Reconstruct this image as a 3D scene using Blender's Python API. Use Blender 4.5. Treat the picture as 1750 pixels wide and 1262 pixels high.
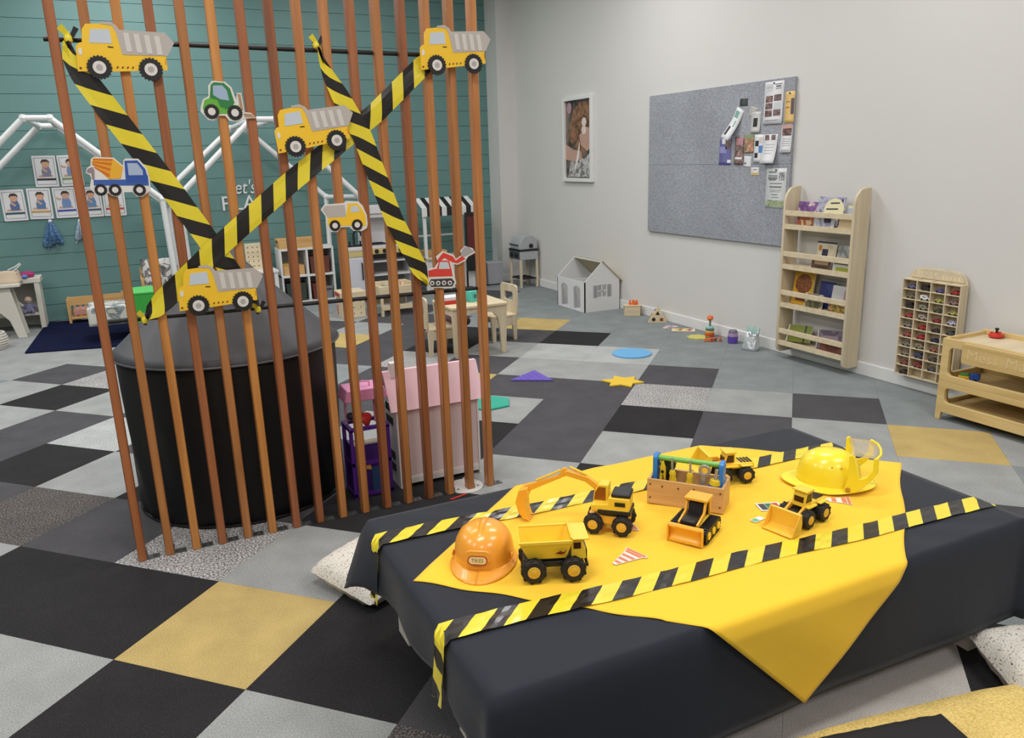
import bpy, bmesh, math, random
from mathutils import Vector, Matrix

for o in list(bpy.data.objects):
    bpy.data.objects.remove(o)
S = bpy.context.scene
COL = S.collection
random.seed(7)
PI = math.pi

# ------------------------------------------------------------------ camera
cam = bpy.data.cameras.new('camera')
cam.sensor_width = 36.0
cam.lens = 36.0 * 1358.6 / 1750.0
cam.clip_start = 0.05
camo = bpy.data.objects.new('camera', cam)
COL.objects.link(camo)
_yaw, _pit, _rol = 0.344 - PI / 4, 0.26, -0.030
_f = Vector((-math.sin(_yaw) * math.cos(_pit), math.cos(_yaw) * math.cos(_pit), -math.sin(_pit)))
_r = Vector((math.cos(_yaw), math.sin(_yaw), 0))
_u = _r.cross(_f)
_r2 = math.cos(_rol) * _r + math.sin(_rol) * _u
_u2 = -math.sin(_rol) * _r + math.cos(_rol) * _u
camo.matrix_world = Matrix(((_r2.x, _u2.x, -_f.x, 0.2224), (_r2.y, _u2.y, -_f.y, -2.5410),
                            (_r2.z, _u2.z, -_f.z, 1.4975), (0, 0, 0, 1)))
S.camera = camo

# ------------------------------------------------------------------ world, lights, exposure
w = bpy.data.worlds.new('world')
S.world = w
w.use_nodes = True
w.node_tree.nodes['Background'].inputs[0].default_value = (0.9, 0.95, 1.0, 1)
w.node_tree.nodes['Background'].inputs[1].default_value = 0.3
S.view_settings.view_transform = 'Standard'
S.view_settings.look = 'None'
S.view_settings.gamma = 1.0
S.view_settings.exposure = -0.6
S.view_settings.use_curve_mapping = False
CEIL = 3.6
PANELS = [(-2.6, 0.2, 70), (0.4, 1.7, 44), (3.1, 0.6, 52), (-2.6, 3.2, 70), (0.4, 3.4, 70), (3.1, 3.2, 62),
          (-2.6, 5.8, 50), (0.4, 5.8, 50), (2.7, 5.4, 24), (-2.4, -1.8, 50), (0.3, -1.2, 66), (2.8, -1.9, 58),
          (-1.0, -4.2, 60), (1.8, -4.2, 70)]  # unseen ceiling panels; this front row added as fill light
for _k, (_x, _y, _p) in enumerate(PANELS):
    l = bpy.data.lights.new('unseen_ceiling_lamp', 'AREA')
    l.shape = 'RECTANGLE'
    l.size, l.size_y = 1.2, 0.6
    l.energy = _p
    l.color = (1.0, 0.985, 0.98)
    lo = bpy.data.objects.new('unseen_ceiling_lamp', l)
    lo.location = (_x, _y, CEIL - 0.06)
    COL.objects.link(lo)

# ------------------------------------------------------------------ materials
def lin(c):
    out = []
    for v in c[:3]:
        v = v / 255.0
        out.append(v / 12.92 if v <= 0.04045 else ((v + 0.055) / 1.055) ** 2.4)
    return (*out, 1.0)

_MC = {}
def _new(name):
    m = bpy.data.materials.new(name)
    m.use_nodes = True
    nt = m.node_tree
    return m, nt, nt.nodes, nt.links, nt.nodes['Principled BSDF']

def M(name, col, rough=0.55, var=0.05, scale=25.0, bump=0.0, bscale=180.0, metal=0.0, coat=0.0, spec=0.5,
      trans=0.0, alpha=1.0, sheen=0.0):
    """plain procedural material: base colour with a little noise, optional fine relief"""
    if name in _MC:
        return _MC[name]
    m, nt, N, L, b = _new(name)
    tc = N.new('ShaderNodeTexCoord')
    nz = N.new('ShaderNodeTexNoise')
    nz.inputs['Scale'].default_value = scale
    nz.inputs['Detail'].default_value = 4
    L.new(tc.outputs['Object'], nz.inputs['Vector'])
    mx = N.new('ShaderNodeMix'); mx.data_type = 'RGBA'
    c = lin(col)
    mx.inputs[6].default_value = (*[v * (1 - var) for v in c[:3]], 1)
    mx.inputs[7].default_value = (*[min(1, v * (1 + var)) for v in c[:3]], 1)
    L.new(nz.outputs[0], mx.inputs[0])
    L.new(mx.outputs[2], b.inputs['Base Color'])
    b.inputs['Roughness'].default_value = rough
    b.inputs['Metallic'].default_value = metal
    b.inputs['Coat Weight'].default_value = coat
    b.inputs['Specular IOR Level'].default_value = spec
    b.inputs['Transmission Weight'].default_value = trans
    b.inputs['Alpha'].default_value = alpha
    b.inputs['Sheen Weight'].default_value = sheen
    if bump:
        n2 = N.new('ShaderNodeTexNoise')
        n2.inputs['Scale'].default_value = bscale
        n2.inputs['Detail'].default_value = 5
        L.new(tc.outputs['Object'], n2.inputs['Vector'])
        bp = N.new('ShaderNodeBump')
        bp.inputs['Strength'].default_value = bump
        bp.inputs['Distance'].default_value = 0.004
        L.new(n2.outputs[0], bp.inputs['Height'])
        L.new(bp.outputs[0], b.inputs['Normal'])
    _MC[name] = m
    return m

def WOOD(name, c1, c2, axis='z', rough=0.45, scale=14.0, coat=0.0, rnd=0.0):
    """wood: noise stretched along the grain, shifted from piece to piece"""
    if name in _MC:
        return _MC[name]
    m, nt, N, L, b = _new(name)
    tc = N.new('ShaderNodeTexCoord')
    mp = N.new('ShaderNodeMapping')
    st = {'x': (0.06, 1, 1), 'y': (1, 0.06, 1), 'z': (1, 1, 0.06)}[axis]
    mp.inputs['Scale'].default_value = st
    L.new(tc.outputs['Object'], mp.inputs['Vector'])
    oi = N.new('ShaderNodeObjectInfo')
    vm = N.new('ShaderNodeVectorMath'); vm.operation = 'SCALE'
    vm.inputs[0].default_value = (13, 7, 5)
    L.new(oi.outputs['Random'], vm.inputs['Scale'])
    L.new(vm.outputs[0], mp.inputs['Location'])
    nz = N.new('ShaderNodeTexNoise')
    nz.inputs['Scale'].default_value = scale * 3
    nz.inputs['Detail'].default_value = 6
    nz.inputs['Distortion'].default_value = 0.6
    L.new(mp.outputs[0], nz.inputs['Vector'])
    cr = N.new('ShaderNodeValToRGB')
    cr.color_ramp.elements[0].position = 0.3
    cr.color_ramp.elements[0].color = lin(c1)
    cr.color_ramp.elements[1].position = 0.72
    cr.color_ramp.elements[1].color = lin(c2)
    L.new(nz.outputs[0], cr.inputs[0])
    hs = N.new('ShaderNodeHueSaturation')
    mr = N.new('ShaderNodeMapRange')
    mr.inputs[3].default_value = 1.0 - rnd
    mr.inputs[4].default_value = 1.0 + rnd * .8
    L.new(oi.outputs['Random'], mr.inputs[0])
    L.new(mr.outputs[0], hs.inputs['Value'])
    L.new(cr.outputs[0], hs.inputs['Color'])
    L.new(hs.outputs[0], b.inputs['Base Color'])
    b.inputs['Roughness'].default_value = rough
    b.inputs['Coat Weight'].default_value = coat
    _MC[name] = m
    return m

def SPECK(name, ca, cb, cc, scale=220.0, rough=0.95, lo=0.42, hi=0.58, bump=0.6, big=6.0):
    """carpet pile or flecked cloth: three tones mixed by fine noise, plus wear by broad noise"""
    if name in _MC:
        return _MC[name]
    m, nt, N, L, b = _new(name)
    tc = N.new('ShaderNodeTexCoord')
    gp = N.new('ShaderNodeNewGeometry')
    nz = N.new('ShaderNodeTexNoise'); nz.inputs['Scale'].default_value = scale; nz.inputs['Detail'].default_value = 3
    L.new(gp.outputs['Position'], nz.inputs['Vector'])
    cr = N.new('ShaderNodeValToRGB')
    cr.color_ramp.elements[0].position = lo; cr.color_ramp.elements[0].color = lin(ca)
    cr.color_ramp.elements[1].position = hi; cr.color_ramp.elements[1].color = lin(cc)
    e = cr.color_ramp.elements.new((lo + hi) / 2); e.color = lin(cb)
    L.new(nz.outputs[0], cr.inputs[0])
    n2 = N.new('ShaderNodeTexNoise'); n2.inputs['Scale'].default_value = big; n2.inputs['Detail'].default_value = 4
    L.new(gp.outputs['Position'], n2.inputs['Vector'])
    hs = N.new('ShaderNodeHueSaturation')
    mr = N.new('ShaderNodeMapRange'); mr.inputs[1].default_value = 0.3; mr.inputs[2].default_value = 0.7
    mr.inputs[3].default_value = 0.9; mr.inputs[4].default_value = 1.1
    L.new(n2.outputs[0], mr.inputs[0]); L.new(mr.outputs[0], hs.inputs['Value'])
    L.new(cr.outputs[0], hs.inputs['Color']); L.new(hs.outputs[0], b.inputs['Base Color'])
    b.inputs['Roughness'].default_value = rough
    b.inputs['Specular IOR Level'].default_value = 0.15
    bp = N.new('ShaderNodeBump'); bp.inputs['Strength'].default_value = bump; bp.inputs['Distance'].default_value = 0.003
    L.new(nz.outputs[0], bp.inputs['Height']); L.new(bp.outputs[0], b.inputs['Normal'])
    _MC[name] = m
    return m

def PRINT(name, cols, scale=12.0, rough=0.4):
    """printed artwork: blotches of several inks in hard-edged patches"""
    if name in _MC:
        return _MC[name]
    m, nt, N, L, b = _new(name)
    tc = N.new('ShaderNodeTexCoord')
    nz = N.new('ShaderNodeTexNoise'); nz.inputs['Scale'].default_value = scale; nz.inputs['Detail'].default_value = 1.5
    nz.inputs['Distortion'].default_value = 0.8
    L.new(tc.outputs['Object'], nz.inputs['Vector'])
    cr = N.new('ShaderNodeValToRGB'); cr.color_ramp.interpolation = 'CONSTANT'
    n = len(cols)
    cr.color_ramp.elements[0].position = 0; cr.color_ramp.elements[0].color = lin(cols[0])
    cr.color_ramp.elements[1].position = 0.3 + 0.4 / n; cr.color_ramp.elements[1].color = lin(cols[1])
    for k in range(2, n):
        e = cr.color_ramp.elements.new(0.3 + 0.4 * k / n); e.color = lin(cols[k])
    L.new(nz.outputs[0], cr.inputs[0]); L.new(cr.outputs[0], b.inputs['Base Color'])
    b.inputs['Roughness'].default_value = rough
    _MC[name] = m
    return m

# ------------------------------------------------------------------ mesh helpers
XZ = Matrix(((1, 0, 0, 0), (0, 0, -1, 0), (0, 1, 0, 0), (0, 0, 0, 1)))      # drawing plane upright, facing -Y
YZ = Matrix(((0, 0, -1, 0), (-1, 0, 0, 0), (0, 1, 0, 0), (0, 0, 0, 1)))     # drawing plane upright, facing -X (x runs to -Y)
ID = Matrix.Identity(4)
def T(x, y, z): return Matrix.Translation((x, y, z))
def RZ(a): return Matrix.Rotation(a, 4, 'Z')
def RX(a): return Matrix.Rotation(a, 4, 'X')
def RY(a): return Matrix.Rotation(a, 4, 'Y')

class MB:
    def __init__(s):
        s.v, s.f, s.mi = [], [], []
    def add(s, vs, fs, mi=0, Mx=None):
        o = len(s.v)
        for p in vs:
            p = Vector(p)
            s.v.append(tuple(Mx @ p) if Mx is not None else tuple(p))
        for f in fs:
            s.f.append([o + i for i in f]); s.mi.append(mi)
        return s
    def box(s, c, d, Mx=None, mi=0):
        x, y, z = d[0] / 2, d[1] / 2, d[2] / 2
        vs = [(c[0] + i * x, c[1] + j * y, c[2] + k * z) for i in (-1, 1) for j in (-1, 1) for k in (-1, 1)]
        return s.add(vs, [(0, 1, 3, 2), (4, 6, 7, 5), (0, 4, 5, 1), (2, 3, 7, 6), (0, 2, 6, 4), (1, 5, 7, 3)], mi, Mx)
    def bx(s, x0, x1, y0, y1, z0, z1, Mx=None, mi=0):
        return s.box(((x0 + x1) / 2, (y0 + y1) / 2, (z0 + z1) / 2), (x1 - x0, y1 - y0, z1 - z0), Mx, mi)
    def prism(s, poly, z0, z1, Mx=None, mi=0):
        a = sum(poly[i][0] * poly[(i + 1) % len(poly)][1] - poly[(i + 1) % len(poly)][0] * poly[i][1] for i in range(len(poly)))
        if a < 0: poly = poly[::-1]
        n = len(poly)
        vs = [(p[0], p[1], z0) for p in poly] + [(p[0], p[1], z1) for p in poly]
        fs = [tuple(range(n - 1, -1, -1)), tuple(range(n, 2 * n))] + [(i, (i + 1) % n, n + (i + 1) % n, n + i) for i in range(n)]
        return s.add(vs, fs, mi, Mx)
    def ring(s, outer, inner, z0, z1, Mx=None, mi=0):
        """flat plate with one hole; both outlines need the same number of points"""
        n = len(outer)
        vs = [(p[0], p[1], z0) for p in outer] + [(p[0], p[1], z0) for p in inner] + [(p[0], p[1], z1) for p in outer] + [(p[0], p[1], z1) for p in inner]
        fs = []
        for i in range(n):
            j = (i + 1) % n
            fs += [(i, n + i, n + j, j), (2 * n + i, 2 * n + j, 3 * n + j, 3 * n + i), (i, j, 2 * n + j, 2 * n + i), (n + i, 3 * n + i, 3 * n + j, n + j)]
        return s.add(vs, fs, mi, Mx)
    def tube(s, path, r, n=8, Mx=None, mi=0, closed=False):
        P = [Vector(p) for p in path]
        k = len(P)
        rs = r if isinstance(r, (list, tuple)) else [r] * k
        vs, fs = [], []
        up = None
        for i in range(k):
            if closed: t = (P[(i + 1) % k] - P[i - 1])
            else: t = (P[min(i + 1, k - 1)] - P[max(i - 1, 0)])
            t.normalize()
            if up is None:
                up = t.cross(Vector((0, 0, 1)))
                if up.length < 1e-3: up = t.cross(Vector((1, 0, 0)))
            a = (up - t * up.dot(t))
            if a.length < 1e-6: a = t.orthogonal()
            a.normalize(); up = a; b = t.cross(a)
            for q in range(n):
                th = 2 * PI * q / n
                vs.append(P[i] + (a * math.cos(th) + b * math.sin(th)) * rs[i])
        for i in range(k if closed else k - 1):
            for q in range(n):
                i2 = (i + 1) % k
                fs.append((i * n + q, i * n + (q + 1) % n, i2 * n + (q + 1) % n, i2 * n + q))
        if not closed:
            fs.append(tuple(range(n - 1, -1, -1))); fs.append(tuple((k - 1) * n + q for q in range(n)))
        return s.add(vs, fs, mi, Mx)
    def lathe(s, prof, n=24, Mx=None, mi=0, sx=1.0, sy=1.0):
        vs, fs = [], []
        for r, z in prof:
            for q in range(n):
                th = 2 * PI * q / n
                vs.append((r * math.cos(th) * sx, r * math.sin(th) * sy, z))
        for i in range(len(prof) - 1):
            for q in range(n):
                fs.append((i * n + q, i * n + (q + 1) % n, (i + 1) * n + (q + 1) % n, (i + 1) * n + q))
        if prof[0][0] > 1e-6: fs.append(tuple(range(n - 1, -1, -1)))
        if prof[-1][0] > 1e-6: fs.append(tuple((len(prof) - 1) * n + q for q in range(n)))
        return s.add(vs, fs, mi, Mx)
    def grid(s, fn, nu, nv, Mx=None, mi=0):
        vs = [fn(i / nu, j / nv) for j in range(nv + 1) for i in range(nu + 1)]
        fs = [(j * (nu + 1) + i, j * (nu + 1) + i + 1, (j + 1) * (nu + 1) + i + 1, (j + 1) * (nu + 1) + i) for j in range(nv) for i in range(nu)]
        return s.add(vs, fs, mi, Mx)
    def hopper(s, b, t, z0, z1, th=0.003, Mx=None, mi=0):
        """open tray: b and t are (x0,x1,y0,y1) of floor and rim"""
        def rect(r, z, i): return [(r[0] + i, r[2] + i, z), (r[1] - i, r[2] + i, z), (r[1] - i, r[3] - i, z), (r[0] + i, r[3] - i, z)]
        vs = rect(b, z0, 0) + rect(t, z1, 0) + rect(t, z1, th) + rect(b, z0 + th, th)
        fs = [(3, 2, 1, 0)] + [(12, 13, 14, 15)]
        for q in range(4):
            p = (q + 1) % 4
            fs += [(q, p, 4 + p, 4 + q), (4 + q, 4 + p, 8 + p, 8 + q), (8 + q, 8 + p, 12 + p, 12 + q)]
        return s.add(vs, fs, mi, Mx)
    def mesh(s, name, mats, smooth=35):
        me = bpy.data.meshes.new(name)
        me.from_pydata(s.v, [], s.f)
        for m in (mats if isinstance(mats, (list, tuple)) else [mats]):
            me.materials.append(m)
        me.polygons.foreach_set('material_index', s.mi)
        me.polygons.foreach_set('use_smooth', [True] * len(s.f))
        me.update()
        bm = bmesh.new(); bm.from_mesh(me)
        bmesh.ops.recalc_face_normals(bm, faces=bm.faces)
        bm.to_mesh(me); bm.free()
        me.set_sharp_from_angle(angle=math.radians(smooth))
        return me
    def build(s, name, mats, parent=None, bevel=0.0, solid=0.0, sub=0, smooth=35, loc=None, rot=None):
        o = bpy.data.objects.new(name, s.mesh(name, mats, smooth))
        COL.objects.link(o)
        if parent is not None: o.parent = parent
        if loc is not None: o.location = loc
        if rot is not None: o.rotation_euler = rot
        if solid:
            md = o.modifiers.new('solid', 'SOLIDIFY'); md.thickness = solid; md.offset = 0
        if bevel:
            md = o.modifiers.new('bevel', 'BEVEL'); md.width = bevel; md.segments = 2; md.limit_method = 'ANGLE'
            md.angle_limit = math.radians(40)
        if sub:
            md = o.modifiers.new('sub', 'SUBSURF'); md.levels = sub; md.render_levels = sub
        return o

def tag(o, label, cat, group=None):
    o['label'] = label; o['category'] = cat
    if group: o['group'] = group
    return o
def thing(name, label, cat, loc=(0, 0, 0), rz=0.0, group=None, rot=None):
    o = bpy.data.objects.new(name, None)
    o.empty_display_size = 0.05
    COL.objects.link(o)
    o.location = loc
    o.rotation_euler = rot if rot else (0, 0, rz)
    return tag(o, label, cat, group)
def struct(o):
    o['kind'] = 'structure'; return o
def copy_tree(o, parent=None):
    c = o.copy(); COL.objects.link(c); c.parent = parent
    for ch in list(o.children): copy_tree(ch, c)
    return c
def circle(cx, cy, r, n=20, ry=None):
    return [(cx + r * math.cos(2 * PI * k / n), cy + (ry or r) * math.sin(2 * PI * k / n)) for k in range(n)]
def rrect(x0, x1, y0, y1, r, n=4):
    out = []
    for cx, cy, a in ((x1 - r, y0 + r, -PI / 2), (x1 - r, y1 - r, 0), (x0 + r, y1 - r, PI / 2), (x0 + r, y0 + r, PI)):
        for k in range(n + 1):
            th = a + PI / 2 * k / n
            out.append((cx + r * math.cos(th), cy + r * math.sin(th)))
    return out
def text_mesh(mb, txt, size, Mx, depth=0.001, mi=0, shear=0.0, fit=None):
    cu = bpy.data.curves.new('lettering', 'FONT')
    cu.body = txt; cu.size = size; cu.extrude = depth; cu.shear = shear
    cu.align_x = 'CENTER'; cu.align_y = 'CENTER'; cu.resolution_u = 3
    o = bpy.data.objects.new('lettering', cu); COL.objects.link(o)
    dg = bpy.context.evaluated_depsgraph_get()
    me = bpy.data.meshes.new_from_object(o.evaluated_get(dg))
    co = [v.co.copy() for v in me.vertices]
    if fit:
        xs = [c.x for c in co]; ys = [c.y for c in co]
        for c in co:
            c.x = ((c.x - min(xs)) / (max(xs) - min(xs)) - .5) * fit[0]; c.y = ((c.y - min(ys)) / (max(ys) - min(ys)) - .5) * fit[1]
    mb.add([tuple(c) for c in co], [tuple(p.vertices) for p in me.polygons], mi, Mx)
    bpy.data.objects.remove(o); bpy.data.meshes.remove(me); bpy.data.curves.remove(cu)
    return mb

# ------------------------------------------------------------------ shared materials
m_white = M('white paint', (222, 222, 220), 0.55, 0.02, 4)
m_wall = M('wall paint', (212, 210, 206), 0.6, 0.025, 1.2, bump=0.05, bscale=60)
m_teal = M('teal paint', (97, 135, 132), 0.5, 0.05, 2.0)
m_slat = WOOD('timber slat', (158, 98, 50), (194, 130, 74), 'z', 0.4, 10, coat=0.15, rnd=.15)
m_slat2 = WOOD('red timber slat', (136, 78, 44), (170, 104, 62), 'z', 0.4, 10, coat=0.15, rnd=.15)
m_slat3 = WOOD('golden timber slat', (178, 112, 50), (214, 148, 78), 'z', 0.4, 10, coat=0.15, rnd=.12)
m_ply = WOOD('pale plywood', (198, 182, 152), (216, 202, 174), 'z', 0.5, 8)
m_plyx = WOOD('pale plywood flat', (206, 188, 154), (224, 208, 176), 'x', 0.5, 8)
m_pine = WOOD('pine', (196, 150, 92), (222, 182, 122), 'x', 0.45, 10)
m_honey = WOOD('honey birch', (196, 166, 106), (220, 194, 136), 'y', 0.45, 8)
m_black = M('black plastic', (26, 25, 25), 0.45, 0.05)
m_blackmat = M('matt black metal', (22, 22, 23), 0.5, 0.05)
m_rubber = M('tyre rubber', (32, 29, 27), 0.7, 0.1, 60, bump=0.2, bscale=300)
m_toyY = M('toy yellow', (246, 206, 56), 0.38, 0.03, coat=0.2)
m_toyO = M('toy amber', (246, 178, 52), 0.38, 0.03, coat=0.2)
m_glassdark = M('dark toy window', (64, 32, 24), 0.2, 0.05)
m_hub = M('hub yellow', (226, 178, 60), 0.4, 0.03)
m_tapeY = M('tape yellow', (232, 212, 52), 0.3, 0.04, 12, bump=0.2, bscale=35, coat=0.15)
m_tapeK = M('tape black', (30, 27, 26), 0.28, 0.04, 12, bump=0.2, bscale=35, coat=0.15)
m_paper = M('white paper', (228, 228, 230), 0.6, 0.02)
m_ink = M('grey ink', (110, 110, 116), 0.7, 0.05)
m_inkK = M('black ink', (40, 40, 44), 0.7, 0.05)
m_steel = M('galvanised steel', (120, 122, 120), 0.4, 0.2, 40, metal=0.8)
m_grey = M('grey toy metal', (168, 170, 174), 0.4, 0.06)
m_purple = M('purple plastic', (88, 40, 140), 0.35, 0.06)
m_pink = M('pink plastic', (226, 150, 190), 0.4, 0.04)
m_red = M('red plastic', (196, 44, 34), 0.4, 0.05)
m_blue = M('blue plastic', (52, 96, 186), 0.4, 0.05)
m_green = M('green plastic', (70, 160, 70), 0.4, 0.05)
m_orange = M('orange plastic', (232, 112, 44), 0.4, 0.05)
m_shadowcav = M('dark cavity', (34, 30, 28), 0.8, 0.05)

# ------------------------------------------------------------------ the room
TEAL_Y, WALL_X, NIB_Y, NIB_X = 6.78, 4.6, 6.47, 4.40
XL, YF = -6.4, -6.6
floor = struct(MB().bx(XL - .3, WALL_X + .3, YF - .3, TEAL_Y + .3, -0.2, -0.006).build('floor', M('subfloor', (96, 98, 98), 0.9)))
t_light = SPECK('carpet light grey', (124, 127, 126), (151, 153, 152), (176, 177, 175), 260, lo=.3, hi=.7, bump=.4)
t_mid = SPECK('carpet mid grey', (112, 119, 120), (131, 137, 138), (150, 155, 155), 260, lo=.3, hi=.7, bump=.4)
t_dark = SPECK('carpet charcoal', (62, 61, 64), (77, 76, 79), (94, 93, 96), 260, lo=.3, hi=.7, bump=.4)
t_black = SPECK('carpet black', (40, 39, 40), (46, 45, 46), (92, 91, 92), 330, lo=.42, hi=.76, bump=.5)
t_yel = SPECK('carpet mustard', (160, 139, 88), (186, 162, 104), (200, 178, 122), 260, lo=.3, hi=.7, bump=.4)
t_spk = SPECK('carpet flecked grey', (96, 94, 93), (152, 150, 149), (198, 197, 196), 130, lo=.40, hi=.6, bump=.5)
t_pale = SPECK('carpet pale fleck', (150, 153, 152), (166, 169, 168), (198, 200, 198), 170, lo=.4, hi=.62, bump=.4)
t_pbg = SPECK('carpet beige lightened', (166, 160, 153), (188, 182, 175), (204, 199, 193), 260, lo=.3, hi=.7, bump=.4)  # beige pile, lightened to make up for weak light before the table
t_tdk = SPECK('carpet dark fleck', (60, 56, 55), (86, 82, 80), (124, 120, 117), 150, lo=.4, hi=.62, bump=.5)
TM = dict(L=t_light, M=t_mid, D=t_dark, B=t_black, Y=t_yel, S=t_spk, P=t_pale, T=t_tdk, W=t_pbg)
tile_mesh = {k: MB().bx(-.2496, .2496, -.2496, .2496, -.008, 0).mesh('carpet_tile', m) for k, m in TM.items()}
TILES = {}
def row(j, i0, s):
    for k, ch in enumerate(s.split()): TILES[(i0 + k, j)] = ch
row(14, -5, 'M M M M')
row(13, -6, 'M M M D M M')
row(12, -7, 'M M D M M M M M')
row(11, -8, 'M M M M D M M M M M')
row(10, -9, 'M M M M L D D M Y M M M')
row(9, -10, 'M M M M M D L D B D B M M M')
row(8, -11, 'L L L L L M D Y D B L P P M M M')
row(7, -11, 'L L L L L L M D D S D L L D M M M')
row(6, -10, 'L L L L L L D M D Y D D S L D M M')
row(5, -9, 'L L D S L D M D D L D B D L Y L')
row(4, -7, 'L B L D L D L B D L D L L')
row(3, -6, 'L D P D L D B L B D L D')
row(2, -5, 'D B L B D B B B L D M L')
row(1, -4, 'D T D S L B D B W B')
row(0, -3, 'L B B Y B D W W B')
row(-1, -2, 'B L B L T B M')
def tile_xy(i, j):
    x, y = (i + .5) * .5, (j + .5) * .5
    q = 2 ** -.5
    return ((x + y) * q, (y - x) * q)
for (i, j), ch in TILES.items():
    x, y = tile_xy(i, j)
    o = bpy.data.objects.new('carpet_tile', tile_mesh[ch])
    COL.objects.link(o); o.parent = floor
    o.location = (x, y, 0); o.rotation_euler = (0, 0, -PI / 4)
rest = MB()
rr = random.Random(3)
for i in range(-30, 24):
    for j in range(-26, 20):
        if (i, j) in TILES: continue
        x, y = tile_xy(i, j)
        if XL - .2 < x < WALL_X + .2 and YF - .2 < y < TEAL_Y + .2:
            far = y > 5.6 or x > 3.6
            k = rr.choice([0, 0, 1, 1, 2, 2, 3, 3, 4]) if not far else 1
            rest.bx(-.2496, .2496, -.2496, .2496, -.008, 0, T(x, y, 0) @ RZ(-PI / 4), k)
ro = rest.build('carpet_tiles', [t_light, t_mid, t_dark, t_black, t_yel], floor)
ro['kind'] = 'stuff'

wr = struct(MB().bx(WALL_X, WALL_X + .25, YF - .25, NIB_Y + .5, -.2, CEIL).build('wall_right', m_wall))
wb = struct(MB().bx(XL - .25, NIB_X + .3, TEAL_Y + .015, TEAL_Y + .25, -.2, CEIL).build('wall_back', m_teal))
bm_ = MB().bx(XL, NIB_X + .01, 0, .02, -.0835, .0835).mesh('weatherboard', m_teal)
z = .09
while z < CEIL:
    o = bpy.data.objects.new('weatherboard', bm_); COL.objects.link(o); o.parent = wb
    o.location = (0, TEAL_Y, z); o.rotation_euler = (-.012, 0, 0)
    z += .171
wn = struct(MB().bx(NIB_X, WALL_X + .02, NIB_Y, TEAL_Y + .02, -.2, CEIL).build('wall_corner', m_wall))
wl = struct(MB().bx(XL - .25, XL, YF - .25, TEAL_Y + .02, -.2, CEIL).build('wall_left', m_teal))
wf = struct(MB().bx(XL - .25, WALL_X + .25, YF - .25, YF, -.2, CEIL).build('wall_front', m_wall))
ce = struct(MB().bx(XL - .25, WALL_X + .25, YF - .25, TEAL_Y + .25, CEIL, CEIL + .2).build('ceiling', m_white))
m_lamp = M('lamp diffuser', (240, 240, 240), 0.5)
for (_x, _y, _p) in PANELS:
    fr = MB().ring([(-.63, -.33), (.63, -.33), (.63, .33), (-.63, .33)], [(-.6, -.3), (.6, -.3), (.6, .3), (-.6, .3)], -.05, 0).build('lamp_frame', m_white, ce, loc=(_x, _y, CEIL))  # unseen fixture added around each panel
    MB().bx(-.6, .6, -.3, .3, -.03, -.02).build('lamp_diffuser', m_lamp, fr)
struct(MB().bx(WALL_X - .014, WALL_X + .01, YF, NIB_Y, 0, .088).build('baseboard_right', m_white, bevel=.004))
struct(MB().bx(NIB_X - .012, WALL_X - .014, NIB_Y - .014, NIB_Y + .004, 0, .088).build('baseboard_corner', m_white, bevel=.004))

# ------------------------------------------------------------------ slat screen with rods and brackets
SLAT_Y = 0.685
scr = thing('slat_screen', 'floor to ceiling screen of sixteen orange brown timber slats on two black rods', 'screen', (0.86, SLAT_Y, 0))
sl_meshes = [MB().bx(-.016, .016, -.0225, .0225, 0, CEIL).mesh('slat', m_) for m_ in (m_slat, m_slat2, m_slat3)]
br = MB()
br.bx(.016, .062, -.018, .018, 0.0, .004)
br.bx(.016, .020, -.018, .018, .004, .028)
br.tube([(.044, 0, .004), (.044, 0, .009)], .006, 8)
br_mesh = br.mesh('floor_bracket', m_steel)
for k in range(16):
    x = .103 + .1004 * k - .86
    o = bpy.data.objects.new('slat', sl_meshes[(1, 0, 2, 1, 0, 2, 1, 1, 0, 0, 1, 0, 1, 0, 0, 0)[k]]); COL.objects.link(o); o.parent = scr
    o.location = (x, 0, 0); o.rotation_euler = (0, -0.006 * (1 - k / 15), 0)
    bev = o.modifiers.new('bevel', 'BEVEL'); bev.width = .003; bev.segments = 1
    b = bpy.data.objects.new('floor_bracket', br_mesh); COL.objects.link(b); b.parent = scr
    b.location = (x, .002, 0)
MB().tube([(.06 - .86, .012, 1.926), (1.63 - .86, .012, 1.905)], .0085, 10).build('rod', m_blackmat, scr)
MB().tube([(.115 - .86, .012, .957), (1.625 - .86, .012, .94)], .0085, 10).build('rod', m_blackmat, scr)

# ------------------------------------------------------------------ barricade tape
def ribbon_mesh(fmap, length, width, period, shear, s0=0.0, cross=4, step=0.02):
    """diagonal black and yellow bands; fmap(s,t) gives a point, t in -0.5..0.5 of the width"""
    mb = MB()
    half = period / 2
    ext = abs(shear) * width / 2
    k0 = int(math.floor((-ext - s0) / half)) - 1
    k1 = int(math.ceil((length + ext - s0) / half)) + 1
    for k in range(k0, k1):
        for c in range(cross):
            t0, t1 = -.5 + c / cross, -.5 + (c + 1) / cross
            def lim(kk, t): return min(max(s0 + kk * half + shear * t * width, 0), length)
            a0, a1, b0, b1 = lim(k, t0), lim(k + 1, t0), lim(k, t1), lim(k + 1, t1)
            if a1 - a0 < 1e-6 and b1 - b0 < 1e-6: continue
            n = max(1, int(math.ceil(max(a1 - a0, b1 - b0) / step)))
            for q in range(n):
                f0, f1 = q / n, (q + 1) / n
                pts = [(a0 + (a1 - a0) * f0, t0), (a0 + (a1 - a0) * f1, t0), (b0 + (b1 - b0) * f1, t1), (b0 + (b1 - b0) * f0, t1)]
                mb.add([fmap(*p) for p in pts], [(0, 1, 2, 3)], k % 2)
    return mb
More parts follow.
